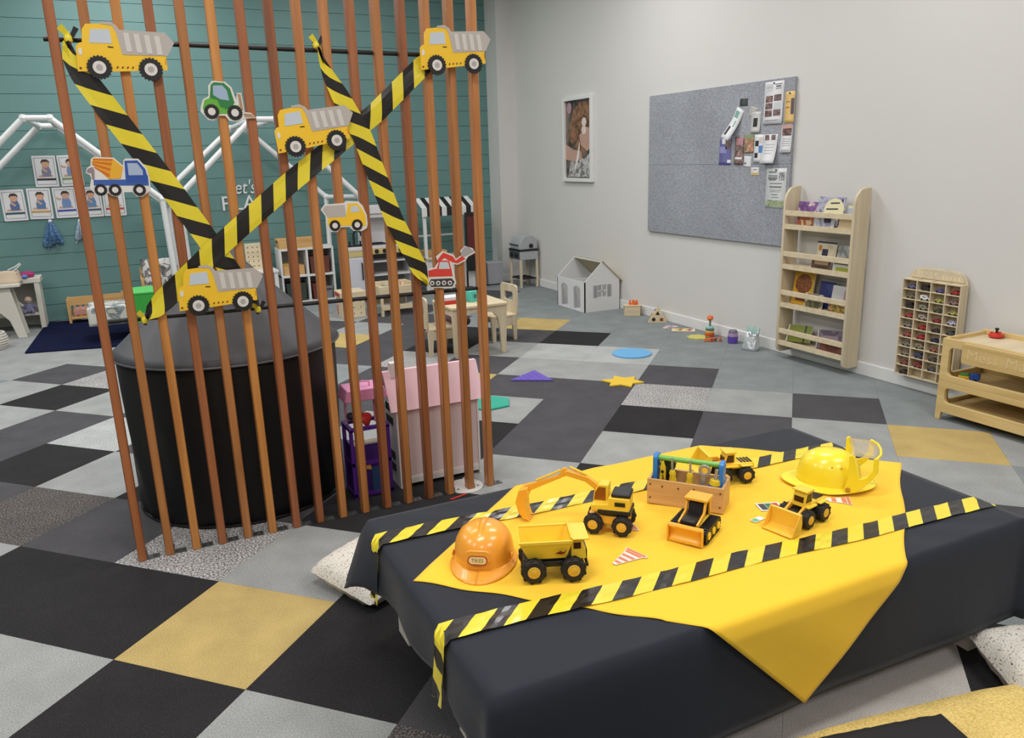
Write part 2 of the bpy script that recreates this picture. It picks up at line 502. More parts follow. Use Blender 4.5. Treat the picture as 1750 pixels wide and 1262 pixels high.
def polyline(pts):
    P = [Vector(p) for p in pts]
    L = [0]
    for a, b in zip(P, P[1:]): L.append(L[-1] + (b - a).length)
    def at(s):
        s = min(max(s, 0), L[-1])
        for i in range(len(P) - 1):
            if s <= L[i + 1] or i == len(P) - 2:
                f = (s - L[i]) / max(1e-9, L[i + 1] - L[i])
                return P[i].lerp(P[i + 1], f), i + f
    def smooth(s, d=.03):
        a, _ = at(s - d); b, _ = at(s + d)
        t = (b - a); t.normalize()
        return at(s)[0], t, at(s)[1]
    return L[-1], smooth
def screen_tape(label, pts, widths, y, period, shear, s0, knots):
    root = thing('barricade_tape', label, 'tape', (pts[0][0], SLAT_Y, pts[0][1]))
    length, sm = polyline([(p[0], 0, p[1]) for p in pts])
    def fmap(s, t):
        p, d, u = sm(s)
        n = Vector((-d.z, 0, d.x))
        i = min(int(u), len(widths) - 2); wv = widths[i] + (widths[i + 1] - widths[i]) * (u - i)
        yy = y + .004 * math.sin(9 * s + 5 * t) * (abs(t) + .2) + (.012 if wv < .03 else 0) * math.cos(t * 9)
        q = p + n * t * wv
        return (q.x - pts[0][0], yy - SLAT_Y, q.z - pts[0][1])
    mb = ribbon_mesh(fmap, length, .076, period, shear, s0)
    for v in range(0, len(mb.v)): pass
    mb.build('tape_strip', [m_tapeY, m_tapeK], root, smooth=60)
    for kx, kz, sc in knots:
        kb = MB()
        c = Vector((kx - pts[0][0], .010, kz - pts[0][1]))
        kb.tube([c + Vector((0, .02 * math.cos(a), .02 * math.sin(a))) * sc for a in [q * PI / 5 for q in range(10)]], .007 * sc, 7, closed=True, mi=1)
        kb.lathe([(0, -.017 * sc), (.013 * sc, -.01 * sc), (.015 * sc, .004 * sc), (.008 * sc, .016 * sc), (0, .018 * sc)], 9, T(*(c + Vector((0, -.022, 0)))), 0)
        kb.add([c + Vector(q) * sc for q in ((0, -.026, 0), (-.03, -.03, .03), (-.012, -.034, .045), (.01, -.03, .01))], [(0, 1, 2, 3)], 0)
        kb.add([c + Vector(q) * sc for q in ((0, -.026, 0), (.022, -.03, .04), (.036, -.032, .03), (.012, -.03, -.005))], [(0, 1, 2, 3)], 1)
        kb.build('knot', [m_tapeY, m_tapeK], root, smooth=50)
    return root
screen_tape('wide black and yellow tape from the top left rod knot down to the lower rod',
            [(.128, 1.916), (.132, 1.861), (.159, 1.81), (.19, 1.756), (.393, 1.415), (.51, 1.199), (.614, 1.011), (.642, .962)],
            [.02, .05, .074, .078, .078, .078, .07, .02], .6555, .15, 1.15, .02, [(.135, 1.925, 1.0), (.645, .95, .9)])
screen_tape('black and yellow tape rising from lower left rod knot to top right truck plate',
            [(.244, .963), (.271, .986), (.314, 1.026), (.504, 1.189), (.824, 1.438), (1.174, 1.686), (1.377, 1.863), (1.411, 1.895)],
            [.015, .06, .078, .078, .078, .078, .076, .05], .648, .124, .95, .03, [(.238, .953, .9)])
screen_tape('black and yellow tape from top rod middle down beside the red excavator cutout',
            [(.965, 1.921), (.97, 1.88), (.993, 1.818), (1.032, 1.744), (1.106, 1.598), (1.212, 1.269), (1.31, 1.054), (1.339, .982)],
            [.012, .022, .05, .07, .078, .078, .07, .012], .640, .128, 1.1, .05, [(.963, 1.928, .9)])

# ------------------------------------------------------------------ truck plates and cutouts on the screen
c_yel = M('printed yellow', (248, 200, 50), 0.35, 0.04, 8)
c_grey = M('printed bed grey', (186, 178, 172), 0.4, 0.05, 8)
c_rib = M('printed bed light grey', (212, 206, 200), 0.4, 0.05, 8)
c_win = M('printed window', (200, 208, 216), 0.3, 0.05, 6)
c_blk = M('printed black', (30, 28, 28), 0.4, 0.05)
c_hub = M('printed hub', (224, 218, 214), 0.4, 0.03)
c_hub2 = M('printed hub grey', (176, 172, 168), 0.4, 0.03)
c_card = M('white card', (226, 222, 216), 0.5, 0.02)
c_amber = M('printed amber', (236, 150, 40), 0.4, 0.04)
c_chev = M('printed chevron', (120, 44, 24), 0.4, 0.04)
def tooth_circle(cx, cy, r, n=20):
    out = []
    for k in range(n):
        for f, rr_ in ((0, 1.0), (.5, 1.0), (.52, .92), (.98, .92)):
            th = 2 * PI * (k + f) / n
            out.append((cx + r * rr_ * math.cos(th), cy + r * rr_ * math.sin(th)))
    return out
def flat(root, name, poly, d0, d1, mat, par=None, off=(0, 0)):
    return MB().prism([(p[0] - off[0], p[1] - off[1]) for p in poly], d0, d1, XZ).build(name, mat, par or root)
def dump_plate(label, wx, wz, ang, y, L=.305):
    root = thing('dump_truck_plate', label, 'party plate', (wx, y, wz), group='dump truck plates', rot=(0, -ang, 0))
    ox, oz = .216, .064
    def P(pts): return [((a - ox) * L, (b - oz) * L) for a, b in pts]
    body = P([(0, .004), (-.004, .265), (.027, .303), (.06, .314), (.068, .447), (.106, .507), (.25, .525), (.371, .532), (.42, .47), (.46, .235), (.905, .254), (.917, .1), (.606, .064), (.356, .034)])
    bed = P([(.246, .545), (.348, .557), (.41, .523), (.438, .482), (.9, .504), (1, .405), (.92, .254), (.455, .223), (.405, .447), (.371, .518), (.25, .525)])
    flat(root, 'body', body, .000, .004, c_yel)
    b = flat(root, 'tipper_bed', bed, .0005, .0055, c_grey)
    for k in range(4):
        x = .475 + .105 * k
        flat(root, 'rib', P([(x, .455), (x + .055, .458), (x + .082, .262), (x + .027, .258)]), .0056, .0068, c_rib, b)
    flat(root, 'window', P([(.148, .458), (.34, .477), (.356, .33), (.129, .314)]), .0042, .0052, c_win)
    flat(root, 'door_handle', P([(.312, .297), (.368, .297), (.368, .286), (.312, .286)]), .0042, .0055, c_blk)
    flat(root, 'headlight', [((.038 - ox) * L + .006 * math.cos(a), (.215 - oz) * L + .012 * math.sin(a)) for a in [k * PI / 6 for k in range(12)]], .0042, .0055, c_card)
    flat(root, 'tail_lamp', P([(.89, .22), (.907, .22), (.907, .16), (.89, .16)]), .0042, .005, c_amber)
    mb = MB()
    for k in range(4):
        x = .385 + .052 * k; zb = .072 + .004 * k
        mb.prism(P([(x, zb), (x + .016, zb), (x + .026, zb + .022), (x + .01, zb + .022)]), .0042, .0052, XZ)
    mb.prism(P([(.018, .03), (.04, .03), (.04, .052), (.018, .052)]), .0042, .0052, XZ)
    mb.build('chevrons', c_chev, root)
    for cx, cz in ((.216, .064), (.739, .091)):
        wv = flat(root, 'wheel', [((a), (b)) for a, b in tooth_circle((cx - ox) * L, (cz - oz) * L, .128 * L)], .003, .0085, c_blk)
        h = flat(root, 'hub', circle((cx - ox) * L, (cz - oz) * L, .068 * L, 20), .0086, .0105, c_hub, wv)
        flat(root, 'hub_centre', circle((cx - ox) * L, (cz - oz) * L, .034 * L, 14), .0105, .0112, c_hub2, wv)
    return root
dump_plate('yellow dump truck paper plate at the top left of the slat screen', .216, 1.833, -.076, .650)
dump_plate('yellow dump truck paper plate at the top right end of the slat screen', 1.427, 1.862, -.0, .630)
dump_plate('yellow dump truck paper plate where the tapes cross at the middle of the screen', .841, 1.561, .076, .628)
dump_plate('yellow dump truck paper plate low on the screen above the black tent roof', .427, .996, -.055, .628)
CARDS = {
 'mixer': dict(
  border=[(0.1224,1.4888),(0.1288,1.5047),(0.1408,1.5131),(0.1454,1.5348),(0.1545,1.5418),(0.2177,1.5373),(0.2429,1.51),(0.2469,1.5291),(0.2546,1.5339),(0.2948,1.5317),(0.3185,1.4987),(0.3226,1.4654),(0.3216,1.426),(0.3068,1.4114),(0.2909,1.3999),(0.2714,1.4024),(0.2594,1.4181),(0.2286,1.4185),(0.2098,1.4037),(0.1937,1.4075),(0.1823,1.4185),(0.1663,1.4087),(0.145,1.4127),(0.1337,1.428),(0.1287,1.4401),(0.1375,1.4722),(0.1336,1.4826)],
  chassis=[(0.1431,1.4646),(0.2459,1.4622),(0.2482,1.4786),(0.3181,1.4746),(0.3167,1.4384),(0.1417,1.4455)],
  cab=[(0.2493,1.5261),(0.2912,1.5264),(0.3125,1.4959),(0.3169,1.4656),(0.3145,1.4475),(0.2456,1.4502),(0.2449,1.4652)],
  window=[(0.257,1.5179),(0.2885,1.517),(0.3034,1.4917),(0.3026,1.4752),(0.2563,1.4762)],
  drum=[(0.1457,1.5188),(0.1525,1.5375),(0.2145,1.5338),(0.242,1.5041),(0.2297,1.4658),(0.1923,1.4648)],
  band=[[(0.1517,1.5355),(0.2116,1.533),(0.2109,1.528),(0.1511,1.5317)],[(0.1489,1.5274),(0.2083,1.5193),(0.206,1.5126),(0.1478,1.524)],[(0.1478,1.5202),(0.2021,1.5009),(0.2,1.4936),(0.1466,1.5158)],[(0.1498,1.5099),(0.1966,1.4819),(0.1941,1.4716),(0.1518,1.5054)]],
  front=[(0.2144,1.533),(0.2411,1.5035),(0.2284,1.4665),(0.1932,1.4654),(0.2053,1.5082)],
  chute=[(0.1254,1.4908),(0.1311,1.5023),(0.1455,1.5085),(0.1508,1.4981),(0.1474,1.4659),(0.1393,1.4662),(0.1396,1.4868)],
  wheels=[(0.1612,1.4298,0.0204),(0.2063,1.4279,0.0207),(0.2843,1.4245,0.0212)],
 ),
 'forklift': dict(
  border=[(0.5252,1.7085),(0.5343,1.732),(0.5548,1.7426),(0.5582,1.7791),(0.5732,1.7959),(0.6174,1.7928),(0.6375,1.7736),(0.649,1.7297),(0.6546,1.7547),(0.6701,1.7548),(0.674,1.688),(0.6966,1.6852),(0.7121,1.6668),(0.6726,1.6654),(0.6639,1.6601),(0.6442,1.6538),(0.6178,1.6577),(0.6038,1.6755),(0.5826,1.6756),(0.5648,1.6592),(0.544,1.6615),(0.5305,1.6795),(0.5214,1.6901)],
  body=[(0.5308,1.7032),(0.5392,1.7294),(0.5611,1.7384),(0.5892,1.7322),(0.6242,1.7137),(0.6561,1.7111),(0.665,1.6843),(0.5886,1.6819),(0.5341,1.6874)],
  cab=[(0.5584,1.7374),(0.5668,1.7818),(0.5778,1.7908),(0.6127,1.7886),(0.6322,1.7693),(0.6421,1.7207),(0.6346,1.7111),(0.6117,1.6978),(0.5914,1.7058),(0.5837,1.7296)],
  window=[(0.5738,1.7793),(0.6055,1.7806),(0.6194,1.764),(0.6243,1.7281),(0.5945,1.7322),(0.571,1.7469)],
  mast=[(0.6552,1.751),(0.6665,1.7511),(0.6704,1.6939),(0.6606,1.694)],
  fork=[(0.6692,1.6832),(0.6962,1.6815),(0.708,1.669),(0.6732,1.6703)],
  wheels=[(0.5595,1.69,0.0263),(0.6397,1.6855,0.027)],
 ),
 'minidump': dict(
  border=[(0.9214,1.3211),(0.9375,1.3397),(1.0143,1.3423),(1.0237,1.3503),(1.0736,1.3459),(1.09,1.3287),(1.1043,1.2915),(1.1056,1.2548),(1.1002,1.2384),(1.08,1.2283),(1.0458,1.2305),(1.0301,1.2474),(0.9962,1.2482),(0.9812,1.2307),(0.9545,1.2324),(0.9386,1.2551),(0.9398,1.2909)],
  bed=[(0.9279,1.3208),(0.9404,1.335),(1.0171,1.3357),(1.0186,1.2891),(0.9461,1.288)],
  body=[(0.9461,1.2873),(1.0185,1.2878),(1.0309,1.3395),(1.0682,1.339),(1.0839,1.3204),(1.0986,1.2885),(1.0982,1.2485),(0.9435,1.2581)],
  window=[(1.0401,1.3279),(1.0675,1.3298),(1.0772,1.3062),(1.0402,1.3036)],
  wheels=[(0.9714,1.2564,0.0221),(1.0614,1.2541,0.0226)],
 ),
 'excavator': dict(
  border=[(1.3485,1.009),(1.3465,1.0388),(1.3574,1.0539),(1.3813,1.0536),(1.3983,1.0759),(1.3902,1.1002),(1.421,1.1214),(1.4727,1.1009),(1.4808,1.0823),(1.5073,1.097),(1.5018,1.1153),(1.5241,1.1357),(1.5593,1.1242),(1.5728,1.1039),(1.5381,1.0886),(1.5243,1.0717),(1.4879,1.0578),(1.4625,1.0647),(1.4671,1.0404),(1.4707,1.01),(1.4775,0.9791),(1.457,0.958),(1.3588,0.971),(1.3436,0.9904)],
  body=[(1.3524,1.043),(1.3822,1.0488),(1.458,1.0382),(1.4617,1.0108),(1.3521,1.0176)],
  cab=[(1.3881,1.0412),(1.4043,1.0825),(1.4486,1.079),(1.4591,1.0363)],
  window=[(1.4059,1.0765),(1.4432,1.0734),(1.4512,1.0435),(1.3998,1.0467)],
  arm=[(1.3922,1.0794),(1.4071,1.0988),(1.4238,1.1153),(1.4673,1.0953),(1.4792,1.0765),(1.5091,1.0939),(1.5247,1.0806),(1.4882,1.0638),(1.4629,1.0707),(1.4277,1.0925),(1.4039,1.0754)],
  bucket=[(1.5034,1.1092),(1.5206,1.1306),(1.5401,1.1315),(1.5684,1.1091),(1.5318,1.0939),(1.5121,1.0894)],
  track=[(1.3517,0.9896),(1.3622,1.0066),(1.4561,1.0023),(1.4694,0.9859),(1.4574,0.9665),(1.3621,0.9731)],
  wheels=[(1.3662,0.9895,0.01),(1.3933,0.987,0.0101),(1.4199,0.9857,0.0102),(1.4467,0.9832,0.0103)],
 ),
}
def card_thing(name, label, cat, key, y):
    d = CARDS[key]
    cx = sum(p[0] for p in d['border']) / len(d['border']); cz = min(p[1] for p in d['border'])
    root = thing(name, label, cat, (cx, y, cz), group='laminated vehicle cutouts')
    flat(root, 'card', d['border'], 0, .0022, c_card, off=(cx, cz))
    def f(nm, key2, z, mat, par=None): return flat(root, nm, d[key2], .0022 + z, .0030 + z, mat, par, (cx, cz))
    def wheels(rhub=.5, mat=c_blk, hub=c_hub, nm='wheel'):
        for (wx, wz, r) in d['wheels']:
            q = flat(root, nm, tooth_circle(wx, wz, r, 18), .004, .0052, mat, off=(cx, cz))
            flat(root, 'hub', circle(wx, wz, r * rhub, 16), .0052, .006, hub, q, (cx, cz))
    return root, f, wheels, d, (cx, cz)
r_, f, wheels, d, off = card_thing('mixer_cutout', 'blue cement mixer truck cutout with orange drum', 'cutout', 'mixer', .655)
f('chassis', 'chassis', 0, M('print blue', (62, 96, 170), .4)); cb = f('cab', 'cab', .0004, M('print deep blue', (48, 84, 164), .4)); f('window', 'window', .0013, M('print pale blue', (168, 184, 210), .3), cb)
dr = f('drum', 'drum', 0, M('print orange', (232, 156, 44), .4)); f('drum_front', 'front', .0008, M('print gold', (232, 176, 50), .4), dr); f('chute', 'chute', .0003, M('print mauve grey', (150, 130, 140), .4))
for q in d['band']: flat(r_, 'stripe', q, .0030, .0036, M('print dark orange', (206, 112, 28), .4), dr, off)
wheels()
r_, f, wheels, d, off = card_thing('forklift_cutout', 'green forklift cutout with raised mast near the top rod', 'cutout', 'forklift', .655)
f('body', 'body', 0, M('print lime', (104, 176, 60), .4)); cb = f('cab', 'cab', .0006, M('print green', (46, 126, 66), .4)); f('window', 'window', .0014, M('print window blue', (160, 182, 206), .3), cb)
f('mast', 'mast', .0002, M('print tan', (178, 140, 110), .4)); f('fork', 'fork', .0002, M('print tan', (178, 140, 110), .4)); wheels()
r_, f, wheels, d, off = card_thing('small_dump_truck_cutout', 'small yellow dump truck cutout with white border facing right', 'cutout', 'minidump', .655)
f('tipper_bed', 'bed', 0, c_grey); cb = f('body', 'body', .0004, c_yel); f('window', 'window', .0012, c_win, cb); wheels()
r_, f, wheels, d, off = card_thing('excavator_cutout', 'red excavator cutout with raised grey bucket above the lower rod', 'cutout', 'excavator', .655)
f('body', 'body', .0004, M('print red', (220, 66, 56), .4)); cb = f('cab', 'cab', 0, M('print red', (220, 66, 56), .4)); f('window', 'window', .0008, c_win, cb)
f('arm', 'arm', .0002, M('print red', (220, 66, 56), .4)); f('bucket', 'bucket', .0006, M('print grey', (168, 166, 168), .4)); f('track', 'track', .0002, M('print dark grey', (62, 58, 64), .4)); wheels(.45, c_hub, c_blk)

# ------------------------------------------------------------------ low table with cloths
TX0, TX1, TY0, TY1, TH = .765, 2.497, -1.250, -.300, .425
m_tabw = WOOD('white washed pine', (206, 196, 184), (224, 216, 206), 'z', .6, 8)
tb = thing('activity_table', 'low white pine table hidden under the black cloth with only its feet showing', 'table', (1.63, -.775, 0))
MB().bx(TX0 + .01 - 1.63, TX1 - .01 - 1.63, TY0 + .01 + .775, TY1 - .01 + .775, .385, .419).build('tabletop', m_tabw, tb, bevel=.004)
for lx, ly, wx, wy in ((.868, -.33, .035, .1), (.868, -.86, .035, .1), (.868, -1.185, .035, .07), (2.40, -1.19, .085, .05), (2.40, -.36, .085, .06)):
    MB().bx(lx - wx / 2 - 1.63, lx + wx / 2 - 1.63, ly - wy / 2 + .775, ly + wy / 2 + .775, 0, .386).build('leg', m_tabw, tb, bevel=.003)
m_cloth = M('black cotton', (30, 34, 44), .75, .08, 5, bump=.18, bscale=40, sheen=.1, spec=.3)
ZC = .4265
def hem_len(px, py):
    # how far the cloth hangs below the table edge at a point of the rim
    if py < TY0 + .001: return .312 + .006 * math.sin(px * 7) - .02 * math.exp(-((px - 1.9) / .3) ** 2)
    if px < TX0 + .001:
        f_ = (py - TY0) / (TY1 - TY0)
        base = .14 + .17 * max(0, 1 - f_ / .10) + .07 * max(0, (f_ - .86) / .14)
        return base + .008 * math.sin(py * 21)
    if px > TX1 - .001: return .31 + .012 * math.sin(py * 9)
    return .26 + .012 * math.sin(px * 8)
def table_rim(n=220, r=.02):
    """points around the table edge with outward normals"""
    out = []
    seq = [((TX0 + r, TY0), (TX1 - r, TY0), (0, -1)), ((TX1, TY0 + r), (TX1, TY1 - r), (1, 0)), ((TX1 - r, TY1), (TX0 + r, TY1), (0, 1)), ((TX0, TY1 - r), (TX0, TY0 + r), (-1, 0))]
    cor = [(TX1 - r, TY0 + r, -PI / 2), (TX1 - r, TY1 - r, 0), (TX0 + r, TY1 - r, PI / 2), (TX0 + r, TY0 + r, PI)]
    for k, (a, b, nn) in enumerate(seq):
        L_ = math.hypot(b[0] - a[0], b[1] - a[1]); m_ = max(2, int(L_ / .03))
        for q in range(m_): out.append((a[0] + (b[0] - a[0]) * q / m_, a[1] + (b[1] - a[1]) * q / m_, nn[0], nn[1], 0))
        cx, cy, a0 = cor[k]
        for q in range(6):
            th = a0 + PI / 2 * q / 6
            out.append((cx + r * math.cos(th), cy + r * math.sin(th), math.cos(th), math.sin(th), math.sin(PI * q / 5) if q < 6 else 0))
    return out
rim = table_rim()
mb = MB()
cx, cy = (TX0 + TX1) / 2, (TY0 + TY1) / 2
NR = len(rim)
rings = []
for lev in range(4):         # flat top from centre to rim
    s_ = (0.0, .5, .97, 1.0)[lev]
    rings.append([(cx + (p[0] - cx) * s_, cy + (p[1] - cy) * s_, ZC + (.0012 * math.sin(p[0] * 30 + lev) if 0 < lev < 3 else 0)) for p in rim])
for lev in range(1, 10):
    u = lev / 9
    rg = []
    for i, p in enumerate(rim):
        hl = hem_len(p[0], p[1])
        if p[4] > .1 or (abs(p[2]) > .01 and abs(p[3]) > .01): hl = .20 if (p[0] < cx and p[1] > cy) else .31
        # the corner near the pillow flares out over it, elsewhere shallow folds
        fl_ = .004 * u + .007 * u * math.sin(i * .55) * (1 if abs(p[1] - TY0) > .01 else .3) + p[4] * .03 * u
        if p[0] < TX0 + .03 and p[1] > TY1 - .24: fl_ += .075 * u * max(0, 1 - abs(p[1] - TY1 + .05) / .16)
        rr2 = .012 * min(1, u * 6)
        rg.append((p[0] + p[2] * (fl_ + rr2), p[1] + p[3] * (fl_ + rr2), ZC - .006 * min(1, u * 6) - hl * u))
    rings.append(rg)
for k in range(1, len(rings)):
    a, b = rings[k - 1], rings[k]
    mb.add(a + b, [(i, (i + 1) % NR, NR + (i + 1) % NR, NR + i) for i in range(NR)])
clo = mb.build('black_tablecloth', m_cloth, solid=.002, smooth=60)
wd = clo.modifiers.new('weld', 'WELD'); wd.merge_threshold = .0008
clo.modifiers.move(len(clo.modifiers) - 1, 0)
tag(clo, 'black cotton cloth draped over the low table down to the floor', 'tablecloth')

# yellow cloth: a square laid cornerwise, its front corner hanging over the table edge
def drape(x, y, z):
    """fold a point of a flat sheet over the front, back and left table edges"""
    R_ = .009
    def fold(d):
        if d <= 0: return d, 0
        if d < R_ * PI / 2: a = d / R_; return R_ * math.sin(a), -(R_ - R_ * math.cos(a))
        return R_, -R_ - (d - R_ * PI / 2)
    if y < TY0 - .004:
        o_, dz = fold(TY0 - .004 - y); return (x, TY0 - .004 - o_ - .004 * min(1, -dz / .3), z + dz)
    if y > TY1 + .004:
        o_, dz = fold(y - TY1 - .004); return (x, TY1 + .004 + o_, z + dz)
    if x < TX0 - .004:
        o_, dz = fold(TX0 - .004 - x); return (TX0 - .004 - o_, y, z + dz)
    return (x, y, z)
QC = [(.775, -.725), (1.618, -1.562), (2.545, -.775), (1.70, .06)]     # left, front, right, back corners
m_ycloth = M('yellow cotton', (247, 199, 54), .85, .04, 6, bump=.12, bscale=45, sheen=.1, spec=.25)
def yfn(u, v):
    a = Vector(QC[0]).lerp(Vector(QC[1]), u); b = Vector(QC[3]).lerp(Vector(QC[2]), u)
    p = a.lerp(b, v)
    e = min(u, v, 1 - u, 1 - v)
    wv = .003 * math.sin(u * 38) * max(0, 1 - v / .06) if (v < .06 and u < .55) else 0
    x, y = p.x + wv, p.y + wv + .006 * math.sin(v * 17) * max(0, 1 - (1 - u) / .05)
    if y > TY1: y = TY1 + (y - TY1)
    z = ZC + .003 + .0022 * math.sin(u * 23 + 3 * math.sin(v * 9)) * math.sin(v * 15) * (1 if y > TY0 + .03 else .2)
    z = max(z, ZC + .0022)
    X_, Y_, Z_ = drape(x, y, z)
    if y < TY0 - .05: Y_ += .004 * math.sin(x * 16 + Z_ * 9) * min(1, (TY0 - .05 - y) / .1) - .014
    elif y < TY0: Y_ -= .014 * (TY0 - y) / .05
    return (X_, Y_, Z_)
yc = MB().grid(yfn, 110, 110).build('yellow_cloth', m_ycloth, solid=.0016, smooth=60)
tag(yc, 'bright yellow cloth laid cornerwise on the black cloth with one corner hanging down', 'cloth')

def table_tape(label, y0, y1, drop, s0):
    x_end = TX1 - .01
    root = thing('barricade_tape', label, 'tape', (TX0, y0, ZC))
    length = drop + (x_end - TX0)
    def fmap(s, t):
        d = s - drop
        if d < 0:
            x, y, z = TX0 - .016 - .012 * (-d / drop), y0 + .01 * math.sin(d * 20), ZC - .004 + d
            y += t * .074 * (1 - .25 * (-d / drop)); x -= .006 * math.sin(t * 7 + d * 14)
            return (x - TX0, y - y0, z - ZC)
        f_ = d / (x_end - TX0)
        x = TX0 - .016 + d * (1 + .016 / (x_end - TX0))
        y = y0 + (y1 - y0) * f_ + t * .074 + .004 * math.sin(d * 9)
        z = ZC + .0072 + .0014 * math.sin(d * 60 + t * 8) * math.sin(d * 13)
        if d < .02: z = ZC + .004 + .0032 * d / .02
        return (x - TX0, y - y0, z - ZC)
    m_ = ribbon_mesh(fmap, length, .074, .112, 1.0, s0)
    m_.build('tape_strip', [m_tapeY, m_tapeK], root, smooth=60)
    return root
table_tape('black and yellow tape laid along the back of the table behind the toy trucks', -.455, -.56, .19, .035)
table_tape('black and yellow tape laid along the front of the table before the toy trucks', -.985, -1.125, .175, .02)

# ------------------------------------------------------------------ toy vehicles on the table
ZT = ZC + .0065
def toy_wheel(par, x, y, r, wdt, name='wheel', hub=m_hub, lugs=18):
    sgn = 1 if y > 0 else -1
    mx = T(x, y, r) @ RX(PI / 2)
    mb = MB().lathe([(r * .45, -wdt / 2), (r * .82, -wdt / 2), (r * .95, -wdt * .36), (r * .95, wdt * .36), (r * .82, wdt / 2), (r * .45, wdt / 2)], 22, mx)
    for k in range(lugs):
        a = 2 * PI * k / lugs
        mb.box((r * .965, 0, (wdt * .2) * (1 if k % 2 else -1)), (r * .07, r * .2, wdt * .5), mx @ RZ(a))
    t_ = mb.build(name, m_rubber, par)
    MB().lathe([(0, -wdt * .57), (r * .2, -wdt * .57), (r * .26, -wdt * .53), (r * .46, -wdt * .54), (r * .52, -wdt * .47), (r * .52, wdt * .47), (r * .46, wdt * .54), (r * .26, wdt * .53), (r * .2, wdt * .57), (0, wdt * .57)], 18, mx).build('hub', hub, t_)
    return t_

# dump truck (local +x forward)
dt = thing('toy_dump_truck', 'yellow toy dump truck with black wheels beside the orange hard hat', 'toy truck', (1.110, -.868, ZT), math.radians(-22))
MB().bx(-.075, .078, -.024, .024, .03, .056).bx(-.03, .03, -.034, .034, .036, .052).build('chassis', m_black, dt, bevel=.003)
for x in (-.05, .053):
    for y in (-.042, .042): toy_wheel(dt, x, y, .0335, .028)
bed = MB().hopper((-.062, .036, -.034, .034), (-.088, .052, -.052, .052), .060, .116, .004).build('tipper_bed', m_toyY, dt, bevel=.0015)
MB().bx(.046, .094, -.047, .047, .1145, .1185).bx(.046, .05, -.05, .05, .108, .125).build('cab_guard', m_toyY, bed, bevel=.001)
for y in (-.052, .0465): MB().bx(-.084, .05, y, y + .0055, .108, .117).build('bed_rim', m_toyY, bed, bevel=.001)
MB().prism([(.048, .056), (.088, .056), (.086, .085), (.076, .108), (.05, .108)], -.036, .036, XZ).build('cab', m_toyY, dt, bevel=.002)
MB().bx(.055, .074, -.0375, .0375, .086, .103).build('window', m_glassdark, dt)
MB().bx(.086, .091, -.03, .03, .04, .08).bx(.087, .093, -.04, .04, .036, .046).build('grille', m_black, dt, bevel=.001)
MB().prism([(.005, .082), (.02, .088), (.028, .084), (.036, .092), (.03, .080), (.02, .078)], .0478, .0488, XZ).build('decal', M('decal maroon', (110, 30, 30), .4), bed)

# excavator on wheels
ex = thing('toy_excavator', 'yellow wheeled toy excavator with its long arm reaching left', 'toy excavator', (1.385, -.722, ZT), math.radians(137))
MB().bx(-.06, .06, -.03, .03, .028, .052).build('undercarriage', m_toyO, ex, bevel=.003)
for x in (-.042, .042):
    for y in (-.036, .036): toy_wheel(ex, x, y, .0295, .026)
MB().prism([(-.062, .066), (.05, .066), (.05, .086), (.0, .09), (-.0, .112), (-.062, .112)], -.034, .034, XZ).build('body', m_toyY, ex, bevel=.003)
MB().bx(-.066, .03, -.0355, .0355, .060, .074).build('body_band', m_black, ex, bevel=.002)
MB().bx(-.064, -.008, -.03, .03, .110, .124).build('engine_cover', m_black, ex, bevel=.005)
MB().prism([(.004, .084), (.05, .084), (.046, .115), (.034, .138), (.004, .138)], -.004, .036, XZ).build('cab', m_toyY, ex, bevel=.003)
MB().prism([(.012, .09), (.046, .09), (.043, .112), (.033, .130), (.012, .130)], .0305, .0372, XZ).prism([(.012, .09), (.046, .09), (.043, .112), (.033, .130), (.012, .130)], -.0052, -.003, XZ).build('cab_window', M('amber window', (150, 84, 26), .2), ex)
MB().bx(-.05, -.02, .0348, .0362, .088, .1).bx(-.05, -.02, -.0362, -.0348, .088, .1).build('lettering_plate', m_black, ex)
MB().prism([(.028, .082), (.05, .12), (.075, .138), (.135, .152), (.14, .162), (.128, .168), (.066, .154), (.035, .132), (.012, .09)], -.008, .008, T(0, -.012, 0) @ XZ).build('boom', m_toyO, ex, bevel=.002)
MB().prism([(.122, .156), (.134, .176), (.146, .17), (.156, .150), (.262, .106), (.258, .092), (.24, .094)], -.006, .006, T(0, -.012, 0) @ XZ).build('stick', m_toyO, ex, bevel=.002)
MB().tube([(.07, -.012, .158), (.122, -.012, .178)], .004, 8).tube([(.15, -.012, .165), (.225, -.012, .126)], .0035, 8).build('ram', m_toyY, ex)
bk = MB().prism([(x + .042, z) for x, z in [(.208, .106), (.232, .098), (.243, .06), (.236, .03), (.222, .008), (.206, .004), (.214, .03), (.216, .06), (.204, .09)]], -.028, .028, T(0, -.012, 0) @ XZ)
for k in range(4): bk.prism([(.246, .006), (.258, .008), (.242, .0)], -.026 + .015 * k, -.018 + .015 * k, T(0, -.012, 0) @ XZ)
bk.build('bucket', m_toyO, ex, bevel=.002)

